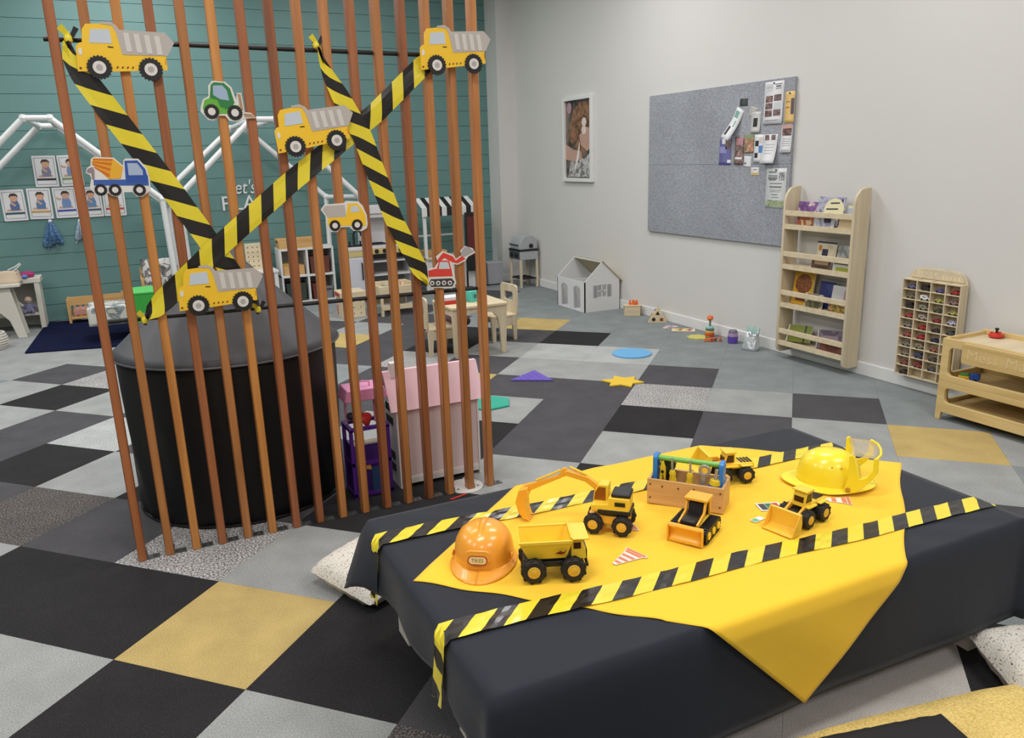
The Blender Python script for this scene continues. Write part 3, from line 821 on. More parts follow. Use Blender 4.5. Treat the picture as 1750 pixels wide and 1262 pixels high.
# bulldozer
bd = thing('toy_bulldozer', 'toy bulldozer with an orange blade and black tracks facing the camera', 'toy bulldozer', (1.575, -.868, ZT), math.radians(212))
def blade(u, v): return (.072 - .014 * math.sin(v * PI), -.05 + .1 * u, .001 + .048 * v)
MB().grid(blade, 6, 6).build('blade', m_toyO, bd, solid=.004)
MB().bx(.062, .074, -.052, -.048, 0, .05).bx(.062, .074, .048, .052, 0, .05).bx(.058, .07, -.05, .05, .046, .052).build('blade_rim', m_toyO, bd, bevel=.001)
MB().bx(.03, .06, -.03, -.022, .016, .026).bx(.03, .06, .022, .03, .016, .026).build('push_arm', m_toyO, bd)
for sy in (-1, 1):
    out = [(-.055 + .018 * math.cos(a), .02 + .02 * math.sin(a)) for a in [PI / 2 + k * PI / 8 for k in range(9)]] + [(.035 + .018 * math.cos(a), .02 + .02 * math.sin(a)) for a in [-PI / 2 + k * PI / 8 for k in range(9)]]
    tr = MB().prism(out, -.012, .012, T(0, sy * .043, 0) @ XZ)
    n_ = len(out)
    for k in range(0, n_):
        a_, b_ = Vector(out[k]), Vector(out[(k + 1) % n_]); L_ = (b_ - a_).length
        m_ = max(1, int(L_ / .011))
        for q in range(m_):
            p = a_.lerp(b_, (q + .5) / m_); dr_ = (b_ - a_).normalized(); nn = Vector((dr_.y, -dr_.x))
            tr.box((0, 0, 0), (.004, .027, .006), T(p.x + nn.x * .001, sy * .043, p.y + nn.y * .001) @ RY(-math.atan2(nn.y, nn.x) + PI / 2) )
    to = tr.build('track', m_black, bd)
    for x in (-.05, -.01, .03): MB().lathe([(0, 0), (.011, 0), (.011, .004), (0, .004)], 14, T(x, sy * .055 + (.0 if sy > 0 else -.0), .02) @ RX(-sy * PI / 2)).build('roller', m_toyY, to)
MB().bx(-.06, .045, -.029, .029, .018, .045).build('body', m_toyY, bd, bevel=.003)
MB().bx(-.012, .05, -.022, .022, .044, .062).build('hood', m_black, bd, bevel=.005)
MB().prism([(-.058, .045), (-.012, .045), (-.018, .09), (-.052, .09)], -.022, .022, XZ).build('cab_interior', m_shadowcav, bd)
cabf = MB()
for y in (-.03, .024):
    cabf.prism([(.048, .04), (.05, .052), (-.006, .066), (-.014, .1), (-.022, .1), (-.012, .06), (.0, .05)], y, y + .006, XZ) if False else cabf.prism([(.046, .042), (.05, .054), (-.004, .068), (-.016, .1), (-.06, .1), (-.06, .042), (-.05, .042), (-.05, .09), (-.024, .09), (-.012, .056)], -y - .006, -y, XZ)
cabf.bx(-.066, -.01, -.034, .034, .097, .105)
cabf.bx(-.062, -.056, -.03, .03, .04, .1)
cabf.build('cab_frame', m_toyO, bd, bevel=.0015)

def wheel_loader(label, loc, rz, lift, ori=m_toyO):
    wl_ = thing('toy_wheel_loader', label, 'toy loader', loc, rz)
    for x in (-.048, .03):
        for y in (-.036, .036): toy_wheel(wl_, x, y, .0275, .025)
    MB().bx(-.07, .045, -.022, .022, .022, .046).build('chassis', m_black, wl_, bevel=.002)
    MB().prism([(-.082, .046), (-.002, .046), (-.002, .066), (-.078, .064)], -.026, .026, XZ).build('engine_hood', m_toyY, wl_, bevel=.003)
    v = MB()
    for k in range(4): v.bx(-.074 + .011 * k, -.068 + .011 * k, -.02, .02, .0655, .0672)
    v.build('hood_vent', m_black, wl_)
    MB().bx(-.02, .024, -.036, .036, .054, .06).bx(-.07, -.03, -.04, .04, .056, .061).build('mudguard', m_toyY, wl_, bevel=.002)
    MB().prism([(-.014, .058), (.024, .058), (.022, .078), (.014, .1), (-.014, .1)], -.021, .021, XZ).build('cab', m_toyY, wl_, bevel=.002)
    MB().prism([(-.009, .068), (.019, .068), (.012, .093), (-.009, .093)], -.0222, .0222, XZ).bx(.0205, .0235, -.015, .015, .068, .085).build('window', m_glassdark, wl_)
    MB().bx(-.018, .022, -.025, .025, .099, .105).build('roof', m_toyY, wl_, bevel=.002)
    bz = lift
    MB().prism([(.01, .058), (.03, .062 + bz * .3), (.082, .034 + bz), (.082, .022 + bz), (.028, .048 + bz * .3), (.01, .046)], -.026, -.019, XZ).prism([(.01, .058), (.03, .062 + bz * .3), (.082, .034 + bz), (.082, .022 + bz), (.028, .048 + bz * .3), (.01, .046)], .019, .026, XZ).build('lift_arm', m_toyO, wl_, bevel=.001)
    prof = [(.08, .062), (.076, .03), (.082, .006), (.098, .0), (.126, -.0), (.126, .004), (.1, .006), (.088, .012), (.084, .03), (.088, .06)]
    b_ = MB().prism([(x, z + bz) for x, z in prof], -.047, .047, XZ)
    side = [(.08, .062), (.076, .03), (.082, .004), (.098, .0), (.126, .0), (.09, .062)]
    for y in (-.05, .047): b_.prism([(x, z + bz) for x, z in side], -y - .003, -y, XZ)
    b_.build('bucket', ori, wl_, bevel=.0012)
    return wl_
wheel_loader('yellow toy wheel loader with its scoop down in front of the fire helmet', (1.905, -.955, ZT), math.radians(192), 0.0, M('toy gold', (246, 194, 62), .38, .03, coat=.2))
wheel_loader('yellow toy wheel loader with raised scoop behind the wooden toolbox', (1.925, -.605, ZT), math.radians(163), .045, m_toyY)

# ------------------------------------------------------------------ toolbox with tools
tbx = thing('toy_toolbox', 'wooden toy toolbox with blue ends and a green handle bar', 'toolbox', (1.700, -.683, ZT), math.radians(-50.6))
LX, LY, HB = .118, .054, .082
m_tbw = WOOD('toolbox pine', (196, 150, 96), (220, 178, 122), 'x', .45, 16)
for y in (-LY, LY - .008): MB().bx(-LX, LX, y, y + .008, 0, HB).build('side_panel', m_tbw, tbx, bevel=.001)
for x in (-LX, LX - .008): MB().bx(x, x + .008, -LY + .008, LY - .008, 0, HB).build('end_panel', m_tbw, tbx, bevel=.001)
MB().bx(-LX + .008, LX - .008, -LY + .008, LY - .008, .002, .01).build('bottom', m_tbw, tbx)
m_tblue = M('toolbox blue', (48, 128, 206), .4, .04, coat=.2)
for x in (-LX + .0085, LX - .0225):
    MB().prism(rrect(-.022, .022, .02, .150, .015), x, x + .014, Matrix(((0, 0, 1, 0), (1, 0, 0, 0), (0, 1, 0, 0), (0, 0, 0, 1)))).build('end_post', m_tblue, tbx, bevel=.002)
MB().tube([(-LX + .02, 0, .136), (LX - .02, 0, .136)], .0085, 14).build('handle_bar', M('toolbox green', (120, 188, 84), .4, .04, coat=.2), tbx)
for x, z in ((-.108, .065), (-.108, .02), (.108, .065), (.108, .02), (-.07, .062), (-.02, .062), (.028, .066), (.072, .06)):
    MB().lathe([(0, 0), (.0032, 0), (.0028, .0016), (0, .0018)], 10, T(x, -LY, z) @ RX(PI / 2)).build('screw', M('dark brass', (110, 78, 48), .4, metal=.4), tbx)
def in_box(x, y, z):
    a = math.radians(-50.6)
    return (1.700 + x * math.cos(a) - y * math.sin(a), -.683 + x * math.sin(a) + y * math.cos(a), ZT + z)
m_tooly = M('tool yellow', (228, 196, 40), .4, .04)
m_tools = M('tool steel', (176, 178, 180), .3, .05, metal=.6)
def screwdriver(label, x, y, lean):
    t_ = thing('toy_screwdriver', label, 'screwdriver', in_box(x, y, .012), math.radians(-50.6), 'tools in the toolbox')
    t_.rotation_euler = (lean[0], lean[1], math.radians(-50.6))
    MB().lathe([(0, .045), (.011, .045), (.012, .065), (.009, .075), (.0115, .084), (.0075, .094), (0, .094)], 8).build('handle', m_tooly, t_)
    MB().tube([(0, 0, 0), (0, 0, .05)], .004, 8).tube([(0, 0, .094), (0, 0, .135)], .0035, 8).build('shaft', m_tools, t_)
screwdriver('yellow handled toy screwdriver second from the left post of the toolbox', -.042, -.018, (0, -.06))
screwdriver('yellow handled toy screwdriver at the middle of the toolbox', .006, -.02, (0, .02))
pl = thing('toy_pliers', 'yellow toy pliers beside the left blue post of the toolbox', 'pliers', in_box(-.08, -.012, .012), math.radians(-50.6), 'tools in the toolbox')
MB().prism([(-.012, 0), (-.002, 0), (.0, .07), (.008, .1), (.002, .12), (-.006, .1), (-.008, .07)], -.005, .005, XZ).prism([(.002, 0), (.012, 0), (.004, .07), (-.006, .1), (-.002, .12), (.01, .1), (.01, .06)], -.002, .006, XZ).build('jaws_and_grips', m_tooly, pl, bevel=.001)
MB().lathe([(0, -.008), (.005, -.008), (.005, .008), (0, .008)], 10, T(.001, 0, .085) @ RX(PI / 2)).build('pivot', m_black, pl)
wr_ = thing('toy_wrench', 'silver toy ring wrench leaning in the toolbox', 'wrench', in_box(.040, -.024, .012), math.radians(-50.6), 'tools in the toolbox')
wr_.rotation_euler = (0, .12, math.radians(-50.6))
MB().prism([(-.008, 0), (.008, 0), (.006, .095), (-.006, .095)], -.003, .003, XZ).ring(circle(0, .11, .019, 16), circle(0, .11, .010, 16), -.0035, .0035, XZ).build('wrench_head_and_shank', m_tools, wr_, bevel=.001)
hm = thing('toy_hammer', 'blue and yellow toy hammer leaning on the right blue post of the toolbox', 'hammer', in_box(.080, -.022, .045), math.radians(-50.6), 'tools in the toolbox')
hm.rotation_euler = (0, .12, math.radians(-50.6))
MB().lathe([(0, -.004), (.019, -.004), (.021, .02), (.017, .034), (0, .036)], 12).build('grip', m_blue, hm)
MB().lathe([(0, .036), (.018, .036), (.015, .05), (0, .052)], 12).build('collar', m_tooly, hm)
MB().tube([(0, 0, .05), (0, 0, .085)], .005, 8).build('shaft', m_tools, hm)
gw = thing('toy_gear', 'dark green toy nut and gear behind the left end of the green bar', 'gear', in_box(-.07, .02, .05), math.radians(-50.6), 'tools in the toolbox')
MB().prism(tooth_circle(0, .06, .025, 10), -.008, .008, XZ).build('gear_wheel', M('dark green plastic', (52, 70, 48), .4), gw, bevel=.001)
MB().prism([(-.006, -.04), (.006, -.04), (.005, .04), (-.005, .04)], -.004, .004, XZ).build('gear_stem', m_black, gw)

# ------------------------------------------------------------------ hats
hh = thing('toy_hard_hat', 'orange plastic toy hard hat with an oval badge at the table corner', 'hard hat', (.987, -.71, ZT), math.radians(236))
m_hat = M('orange hat plastic', (246, 166, 54), .28, .03, 6, coat=.3)
pr_ = [(.0, .106), (.02, .105), (.045, .098), (.064, .083), (.0755, .06), (.080, .03), (.081, .012)]
MB().lathe(pr_[::-1] + [], 40, None, 0, 1.12, 1.0).build('shell', m_hat, hh, solid=.003)
MB().tube([(1.12 * .078 * math.cos(a), 0, .022 + .084 * math.sin(a)) for a in [PI * (.12 + .76 * k / 20) for k in range(21)]], [.004 + .006 * math.sin(PI * k / 20) for k in range(21)], 10).build('crest_ridge', m_hat, hh)
for y in (-.032, .032):
    MB().tube([(1.06 * .074 * math.cos(a), y, .02 + .074 * math.sin(a)) for a in [PI * (.22 + .5 * k / 14) for k in range(15)]], [.002 + .003 * math.sin(PI * k / 14) for k in range(15)], 8).build('side_ridge', m_hat, hh)
def hbrim(u, v):
    a = 2 * PI * u
    e0x, e0y = 1.12 * .080, .080
    fr = max(0, math.cos(a))
    ex_ = .010 + .040 * fr ** 1.2
    r_ = 1 + v * 0
    x = (e0x + ex_ * v) * math.cos(a); y = (e0y + (.010 + .012 * fr) * v) * math.sin(a)
    return (x, y, .014 - .012 * v - .004 * fr * v)
MB().grid(hbrim, 48, 5).build('brim', m_hat, hh, solid=.003)
bg = MB().prism(rrect(-.033, .033, -.014, .022, .012), 0, .006, T(.0905, 0, .048) @ RZ(PI / 2) @ RX(PI / 2 - .18)).build('badge_boss', m_hat, hh, bevel=.002)
BM = T(.0905, 0, .044) @ RZ(PI / 2) @ RX(PI / 2 - .18)
MB().prism(rrect(-.027, .027, -.0125, .0125, .0122, 6), .006, .0072, BM).build('badge_rim', M('badge red', (176, 72, 34), .4), bg)
MB().prism(rrect(-.0235, .0235, -.0095, .0095, .0094, 6), .0072, .008, BM).build('badge_field', M('badge cream', (244, 212, 150), .4), bg)
text_mesh(MB(), 'TIKES', .0135, BM @ T(0, 0, .0082), .0004).build('badge_lettering', M('badge olive', (150, 130, 40), .5), bg)
MB().lathe([(0, .005), (.008, .004), (.009, 0)], 12, T(.03, -.079, .03) @ RX(PI / 2)).lathe([(0, .005), (.008, .004), (.009, 0)], 12, T(.03, .079, .03) @ RX(-PI / 2)).build('side_stud', m_hat, hh)

fh = thing('toy_fire_helmet', 'bright yellow toy fire helmet with raised visor frame at the back right', 'fire helmet', (2.190, -.792, ZT), math.radians(-45))
m_fh = M('helmet yellow', (253, 228, 48), .3, .02, 6, coat=.3)
fp = [(.088, .012), (.087, .04), (.080, .072), (.066, .096), (.045, .110), (.02, .115), (0, .116)]
MB().lathe(fp, 40, T(-.004, 0, 0), 0, 1.12, .95).build('dome', m_fh, fh, solid=.003)
for a in (-.5, 0, .5):
    MB().tube([(-.004 + 1.12 * .084 * math.cos(b), .95 * .05 * math.sin(a) * 1.2, .018 + .096 * math.sin(b) * (1 - .12 * abs(a))) for b in [PI * (.1 + .8 * k / 18) for k in range(19)]], [.001 + .002 * math.sin(PI * k / 18) for k in range(19)], 8).build('dome_ridge', m_fh, fh)
def fbrim(u, v):
    a = 2 * PI * u
    back = max(0, -math.cos(a)); frt = max(0, math.cos(a))
    ext = .016 + .034 * back ** 1.5 + .030 * frt ** 2
    x = -.004 + (1.12 * .088 + ext * v) * math.cos(a); y = (.95 * .088 + .024 * v) * math.sin(a)
    return (x, y, .016 + (-.012 + .012 * back * v - .006 * back) * v + .010 * frt * v * v)
MB().grid(fbrim, 56, 6).build('brim', m_fh, fh, solid=.003)
for sy in (-1, 1):
    MB().prism([(.035, .006), (.075, .012), (.118, .06), (.132, .085), (.132, .128), (.124, .134), (.117, .128), (.117, .09), (.10, .066), (.082, .058), (.062, .132), (.055, .138), (.046, .132), (.048, .06)], -.004, .004, T(0, sy * .088, 0) @ XZ).build('visor_arm', m_fh, fh, bevel=.0025)
MB().tube([(.125, -.088, .128), (.14, -.05, .13), (.144, 0, .131), (.14, .05, .13), (.125, .088, .128)], .0045, 8).build('visor_bar', m_fh, fh)
MB().grid(lambda u, v: (.054 + .075 * v + .012 * math.sin(PI * u) * v, -.086 + .172 * u, .134 - .006 * v + .004 * math.sin(PI * u)), 10, 4).build('visor', M('clear visor', (250, 250, 240), .06, .01, trans=.92, alpha=.45), fh, solid=.0015)
for sy in (-1, 1): MB().lathe([(0, .006), (.007, .005), (.008, 0)], 12, T(.05, sy * .092, .02) @ RX(-sy * PI / 2)).build('pivot_stud', M('stud ochre', (186, 140, 30), .4), fh)
for x in (.0, .028): MB().lathe([(0, .002), (.003, .001), (.003, -.002)], 8, T(x, -.072, .082) @ RX(PI / 2 - .5)).build('rivet', M('stud ochre', (186, 140, 30), .4), fh)

# ------------------------------------------------------------------ paper cones and cards lying on the cloth
c_or = M('cone orange', (222, 126, 84), .5, .05)
def paper_cone(label, loc, rz, L_, W_, stripes=4):
    t_ = thing('paper_cone', label, 'paper cone', loc, rz, 'paper traffic cones')
    MB().prism([(0, -W_ * .42), (0, W_ * .42), (L_, .006), (L_, -.006)], 0, .0014).bx(-.012, .0, -W_ / 2, W_ / 2, 0, .0014).build('card', c_card, t_)
    for k in range(stripes):
        a, b = (k + .05) / stripes, (k + .5) / stripes
        wv = lambda f_: W_ * .38 + (.005 - W_ * .38) * f_
        MB().prism([(a * L_, -wv(a)), (a * L_, wv(a)), (b * L_, wv(b)), (b * L_, -wv(b))], .0014, .0018).build('stripe', c_or, t_)
    MB().bx(-.010, -.001, -W_ * .45, W_ * .45, .0014, .0018).build('foot_stripe', c_or, t_)
    return t_
paper_cone('paper traffic cone lying flat between dump truck and bulldozer', (1.362, -.885, ZT - .001), math.radians(195), .085, .075)
paper_cone('small paper traffic cone by the right wheel of the excavator', (1.447, -.745, ZT - .001), math.radians(170), .05, .05, 3)
paper_cone('paper traffic cone lying before the fire helmet brim', (2.130, -.918, ZT - .001), math.radians(142), .09, .055, 3)
def flat_card(label, loc, rz, a, b, cols, cat='paper card'):
    t_ = thing('paper_card', label, cat, loc, rz, 'printed paper cards')
    MB().bx(-a / 2, a / 2, -b / 2, b / 2, 0, .0014).build('card', c_card, t_)
    n = len(cols)
    for k, c in enumerate(cols):
        MB().bx(-a * .42 + a * .84 * k / n, -a * .42 + a * .84 * (k + .9) / n, -b * .38, b * .38, .0014, .0019).build('printed_block', M('card ink %d %d %d' % c, c, .5), t_)
flat_card('dark printed card with green and red blocks behind the front loader scoop', (1.895, -.835, ZT - .001), math.radians(-20), .075, .055, [(58, 66, 60), (52, 120, 90), (196, 60, 44)])
flat_card('small green and white card left of the front loader', (1.80, -.885, ZT - .001), math.radians(10), .045, .022, [(98, 186, 130), (240, 240, 240)])
flat_card('small white card with a red mark beside the dump truck cab', (1.235, -.80, ZT - .001), math.radians(60), .03, .018, [(226, 90, 60), (240, 236, 226)])

# ------------------------------------------------------------------ pillows and cushions around the table
m_boucle = SPECK('flecked boucle', (70, 64, 58), (206, 198, 186), (226, 220, 210), 150, lo=.3, hi=.48, bump=1.0, big=3)
def pillow(mb, lx, ly, h, e=.5, pinch=.06, n=22, Mx=None):
    for sgn in (1, -1):
        def fn(u, v):
            x, y = 2 * u - 1, 2 * v - 1
            m_ = max(0, (1 - x ** 4) * (1 - y ** 4)) ** e
            k = 1 - pinch * ((1 - abs(y) ** 2) * abs(x) ** 3)
            k2 = 1 - pinch * ((1 - abs(x) ** 2) * abs(y) ** 3)
            return (x * lx / 2 * k2 * 1.0, y * ly / 2 * k * 1.0, sgn * h / 2 * m_ + .003 * math.sin(19 * x + 3) * math.sin(17 * y))
        mb.grid(fn, n, n, Mx)
    return mb
p_ = pillow(MB(), .36, .34, .12).build('boucle_pillow', m_boucle, smooth=80)
p_.location = (.885, .075, .066); p_.rotation_euler = (0.05, -.08, math.radians(24))
tag(p_, 'off white flecked boucle pillow on the carpet under the left end of the table', 'pillow')
p_ = pillow(MB(), .36, .36, .14).build('boucle_pillow', m_boucle, smooth=80)
p_.location = (2.40, -1.475, .075); p_.rotation_euler = (.10, -.05, math.radians(-25))
tag(p_, 'off white flecked boucle pillow on the floor at the right front table leg', 'pillow')
m_must = SPECK('mustard plush', (204, 174, 98), (220, 192, 116), (232, 206, 136), 160, lo=.35, hi=.65, bump=.8)
fc = pillow(MB(), .72, .62, .11, e=.28, pinch=.03).build('mustard_floor_cushion', m_must, smooth=80)
fc.location = (1.84, -1.665, .058); fc.rotation_euler = (0, 0, math.radians(-10))
tag(fc, 'mustard yellow plush floor cushion in the bottom right corner', 'cushion')
m_kc = M('black canvas', (42, 41, 43), .8, .08, 8, bump=.2, bscale=120, spec=.2)
kc = pillow(MB(), .47, .42, .05, e=.22, pinch=.02).build('black_cushion', m_kc, smooth=70)
kc.location = (1.60, -1.62, .135); kc.rotation_euler = (0, 0, math.radians(-13))
tag(kc, 'flat black canvas cushion lying on the mustard floor cushion', 'cushion')

# ------------------------------------------------------------------ black pop-up tent behind the screen
tn = thing('play_tent', 'black pop-up play tent with a dark grey cone roof behind the slats', 'play tent', (.576, 1.25, 0))
m_tk = M('black nylon', (20, 19, 20), .55, .06, 4, bump=.25, bscale=14, spec=.35)
m_tg = M('dark grey nylon', (74, 74, 78), .5, .05, 4, bump=.2, bscale=16, spec=.35)
RB, RR, ZR, ZA = .46, .494, .712, 1.20
def wallf(u, v):
    a = 2 * PI * u; r = RB + (.475 - RB) * v + .006 * math.sin(a * 11 + 3 * v) * math.sin(PI * v) + .004 * math.sin(a * 23 + v * 9) * (1 - v)
    return (r * math.cos(a), r * math.sin(a), .004 + (ZR + .012 - .004) * v)
MB().grid(wallf, 96, 14).build('tent_wall', m_tk, tn, solid=.003, smooth=70)
def rooff(u, v):
    a = 2 * PI * u; r = RR * (1 - v) + .003
    return (r * math.cos(a), r * math.sin(a), ZR + (ZA - ZR) * v - .018 * math.sin(PI * v) * (.8 + .2 * abs(math.cos(4 * a))) + .003 * math.sin(a * 17 + v * 6) * v * (1 - v) * 4)
MB().grid(rooff, 96, 14).build('tent_roof', m_tg, tn, solid=.002, smooth=70)
MB().tube([(RR * math.cos(2 * PI * k / 64), RR * math.sin(2 * PI * k / 64), ZR) for k in range(64)], .0045, 8, closed=True).build('roof_hem', m_tg, tn)
MB().tube([(RB * math.cos(2 * PI * k / 64), RB * math.sin(2 * PI * k / 64), .008) for k in range(64)], .007, 8, closed=True).build('floor_hoop', m_tk, tn)

# ------------------------------------------------------------------ dollhouse and purple toy behind the screen
dh = thing('pink_dollhouse', 'pale pink dollhouse with a folded pink roof seen through the right slats', 'dollhouse', (1.43, .90, 0))
m_pp = M('pale pink board', (228, 206, 206), .6, .03); m_pr = M('pink roof board', (240, 200, 210), .5, .03); m_tr = M('white trim', (226, 220, 216), .5, .03)
W2 = .2
MB().bx(-W2, W2, -.055, -.047, .02, .395).build('back_panel', m_pp, dh, bevel=.001)
MB().bx(-W2, W2, -.060, -.05, .018, .045).bx(-W2, W2, -.0585, -.05, .045, .052).build('skirting_strip', m_tr, dh, bevel=.001)
for x in (-W2 - .006, W2 - .004): MB().bx(x, x + .010, -.06, .13, 0, .385).build('side_panel', m_tr, dh, bevel=.001)
for zz in (.02, .22, .37): MB().bx(-W2, W2, -.047, .13, zz, zz + .008).build('floor_panel', m_tr, dh)
MB().prism([(-.075, .385), (-.066, .385), (.02, .555), (.01, .56)], -W2 - .035, W2 + .03, RZ(PI / 2) @ XZ).build('roof_slope', m_pr, dh, bevel=.001)
MB().prism([(.02, .555), (.03, .56), (.15, .45), (.14, .445)], -W2 - .035, W2 + .03, RZ(PI / 2) @ XZ).build('roof_slope', m_pr, dh, bevel=.001)
MB().bx(-W2 - .004, -W2 + .03, -.01, .03, .53, .60).build('chimney', m_tr, dh, bevel=.001)
for zz in (.07, .13, .3, .36): MB().bx(-W2 - .009, -W2 - .0055, .0, .1, zz, zz + .035).build('side_window', m_shadowcav, dh)
pt = thing('doll_tower', 'purple plastic doll tower with a pink canopy beside the dollhouse', 'doll toy', (1.09, .885, 0))
for x in (-.085, .085):
    for y in (-.055, .075): MB().bx(x - .008, x + .008, y - .008, y + .008, 0, .335).build('purple_post', m_purple, pt, bevel=.002)
for x in (-.089, .083): MB().bx(x, x + .006, -.05, .07, .02, .26).build('side_panel', M('dark purple plastic', (66, 34, 110), .35), pt)
for zz in (.01, .16, .325): MB().ring([(-.093, -.063), (.093, -.063), (.093, .083), (-.093, .083)], [(-.075, -.045), (.075, -.045), (.075, .065), (-.075, .065)], zz, zz + .016).build('purple_rail', m_purple, pt)
MB().bx(-.08, .08, -.056, -.05, .02, .255).build('front_panel', M('dark purple plastic', (66, 34, 110), .35), pt)
MB().bx(-.005, .055, -.060, -.0555, .02, .14).build('blue_door', M('petrol plastic', (44, 72, 110), .4), pt)
MB().prism([(-.055, .19), (-.01, .17), (.0, .13), (-.03, .14)], .0565, .0590, XZ).build('orange_decal', M('apricot plastic', (226, 160, 84), .4), pt)
MB().bx(-.075, .07, -.04, .06, .23, .238).build('platform', M('cream plastic', (226, 206, 176), .4), pt)
for x in (-.08, .055): MB().tube([(x, .03, .33), (x, .03, .47)], .006, 8).build('canopy_post', m_pink, pt)
MB().prism([(-.1, .46), (.1, .46), (.085, .515), (-.085, .515)], -.09, .05, XZ).build('canopy', m_pink, pt, bevel=.004)
MB().tube([(-.03, 0, .514), (-.03, 0, .535), (.0, 0, .54), (.03, 0, .535), (.03, 0, .514)], .004, 8).build('canopy_handle', m_pink, pt)
dl = thing('red_doll', 'small red dressed doll with dark hair lying on the purple doll tower', 'doll', (1.07, .885, .352))
MB().lathe([(0, 0), (.04, .004), (.036, .02), (.014, .05), (0, .055)], 14, RY(1.1) ).build('dress', m_red, dl)
MB().lathe([(0, -.02), (.015, -.012), (.02, 0), (.015, .014), (0, .02)], 12, T(-.045, 0, .03)).build('hair', m_inkK, dl)
MB().lathe([(0, -.012), (.012, -.004), (.012, .006), (0, .014)], 12, T(-.032, -.012, .028)).build('face', M('doll skin', (226, 176, 140), .5), dl)
tk = thing('red_strip', 'thin red plastic strip on the carpet before the slats', 'strip', (1.425, .62, 0), .25)
MB().bx(-.045, .045, -.005, .005, .0005, .005).build('strip_body', m_red, tk, bevel=.001)
wd_ = thing('white_oval_base', 'round white base plate at the foot of the slats near the dollhouse', 'base plate', (1.50, .72, 0))
MB().lathe([(.085, .0006), (.085, .004), (.07, .007), (0, .007)], 30).build('plate', M('offwhite plastic', (206, 204, 198), .5), wd_)

# ------------------------------------------------------------------ right wall: picture, pin board, papers
pic = thing('framed_picture', 'tall white framed photograph of a flower crowned figure on the right wall', 'picture', (4.6, 4.92, 1.66))
MB().ring([(-.3, -.43), (.3, -.43), (.3, .43), (-.3, .43)], [(-.262, -.392), (.262, -.392), (.262, .392), (-.262, .392)], -.002, .035, YZ).build('frame', m_white, pic, bevel=.003)
MB().prism([(-.27, -.4), (.27, -.4), (.27, .4), (-.27, .4)], 0, .008, YZ).build('print', PRINT('photo dark brown', [(62, 58, 56), (92, 82, 76), (120, 104, 94)], 5), pic)
c_hair = PRINT('photo hair', [(96, 68, 50), (134, 96, 70), (150, 112, 84)], 14); c_skin = M('photo skin', (190, 154, 136), .5, .1, 14); c_lace = PRINT('photo lace', [(120, 118, 116), (176, 174, 172), (200, 196, 192)], 22)
def on_wall(name, pts, mat, d=.0085): return MB().prism(pts, d, d + .0012, YZ).build(name, mat, pic)
on_wall('hair', [(-.16, .16), (-.1, .3), (.05, .37), (.25, .36), (.262, -.08), (.1, -.14), (-.1, -.06), (-.2, .02)], c_hair)
on_wall('face', [(.02, .04), (.16, .12), (.26, .1), (.262, -.08), (.18, -.12), (.06, -.06)], c_skin, .0098)
on_wall('arm', [(-.262, -.04), (-.1, -.1), (.06, -.12), (.08, -.2), (-.1, -.22), (-.262, -.2)], c_skin, .0112)
on_wall('lace_dress', [(-.22, -.38), (-.16, -.22), (.0, -.16), (.12, -.2), (.262, -.12), (.262, -.38)], c_lace, .0104)
on_wall('flower', circle(.12, .17, .05, 8, .045), M('photo blossom', (222, 206, 196), .5), .011)
on_wall('flower', circle(.12, .09, .05, 8, .045), M('photo blossom', (222, 206, 196), .5), .0125)
on_wall('flower', circle(-.18, .32, .05, 8, .06), M('photo mauve', (172, 140, 150), .5), .011)
on_wall('ribbon', [(-.08, -.3), (-.02, -.16), (.03, -.03), (.04, -.03), (.02, -.18), (-.05, -.3)], c_card, .0135)

m_felt = SPECK('grey felt', (136, 139, 146), (152, 155, 162), (168, 171, 178), 110, lo=.35, hi=.65, bump=.3, big=2)
pb = thing('pin_board', 'large grey felt pin board on the right white wall', 'pin board', (4.6, 2.77, 1.395))
MB().prism([(-.87, .0005), (.87, .0005), (.87, .594), (-.87, .594)], .0002, .024, YZ).build('felt_panel', m_felt, pb, bevel=.002)
MB().prism([(-.87, -.592), (.87, -.592), (.87, -.0005), (-.87, -.0005)], .0002, .024, YZ).build('felt_panel', m_felt, pb, bevel=.002)
PBX = 4.576
def note(name, label, y, z, wd, ht, mat=m_paper, blocks=(), tilt=0.0, cat='notice', curl=0.0, pin=None):
    """sheet pinned at its top edge; blocks are printed patches (u0,u1,v0,v1,material) in sheet fractions, v down"""
    t_ = thing(name, label, cat, (PBX, y, z), group='notices on the pin board', rot=(tilt, 0, 0))
    def fn(u, v): return (-.0015 - curl * v * v, wd / 2 - wd * u, ht / 2 - ht * v)
    MB().grid(fn, 2, 8).build('sheet', mat, t_, solid=.0012, smooth=80)
    for (u0, u1, v0, v1, bm) in blocks:
        def fb(u, v):
            vv = v0 + (v1 - v0) * v
            return (-.0030 - curl * vv * vv, wd / 2 - wd * (u0 + (u1 - u0) * u), ht / 2 - ht * vv)
        MB().grid(fb, 1, 4).build('printed_block', bm, t_, smooth=80)
    if pin: MB().lathe([(0, .010), (.006, .009), (.005, .003), (.002, 0)], 10, T(-.002, 0, ht / 2 - .012) @ RY(-PI / 2)).build('pin', pin, t_)
    return t_
ph = PRINT('photo brown', [(78, 58, 54), (120, 92, 86), (150, 124, 118)], 40); ph2 = PRINT('photo mauve brown', [(104, 84, 84), (140, 116, 112), (92, 70, 72)], 45)
oy, oyd = M('flyer orange', (232, 194, 124), .5, .04), M('flyer dark', (96, 86, 92), .5, .2, 40)
lt = lambda v, a=.15, b=.85, h=.012: (a, b, v, v + h, m_ink)
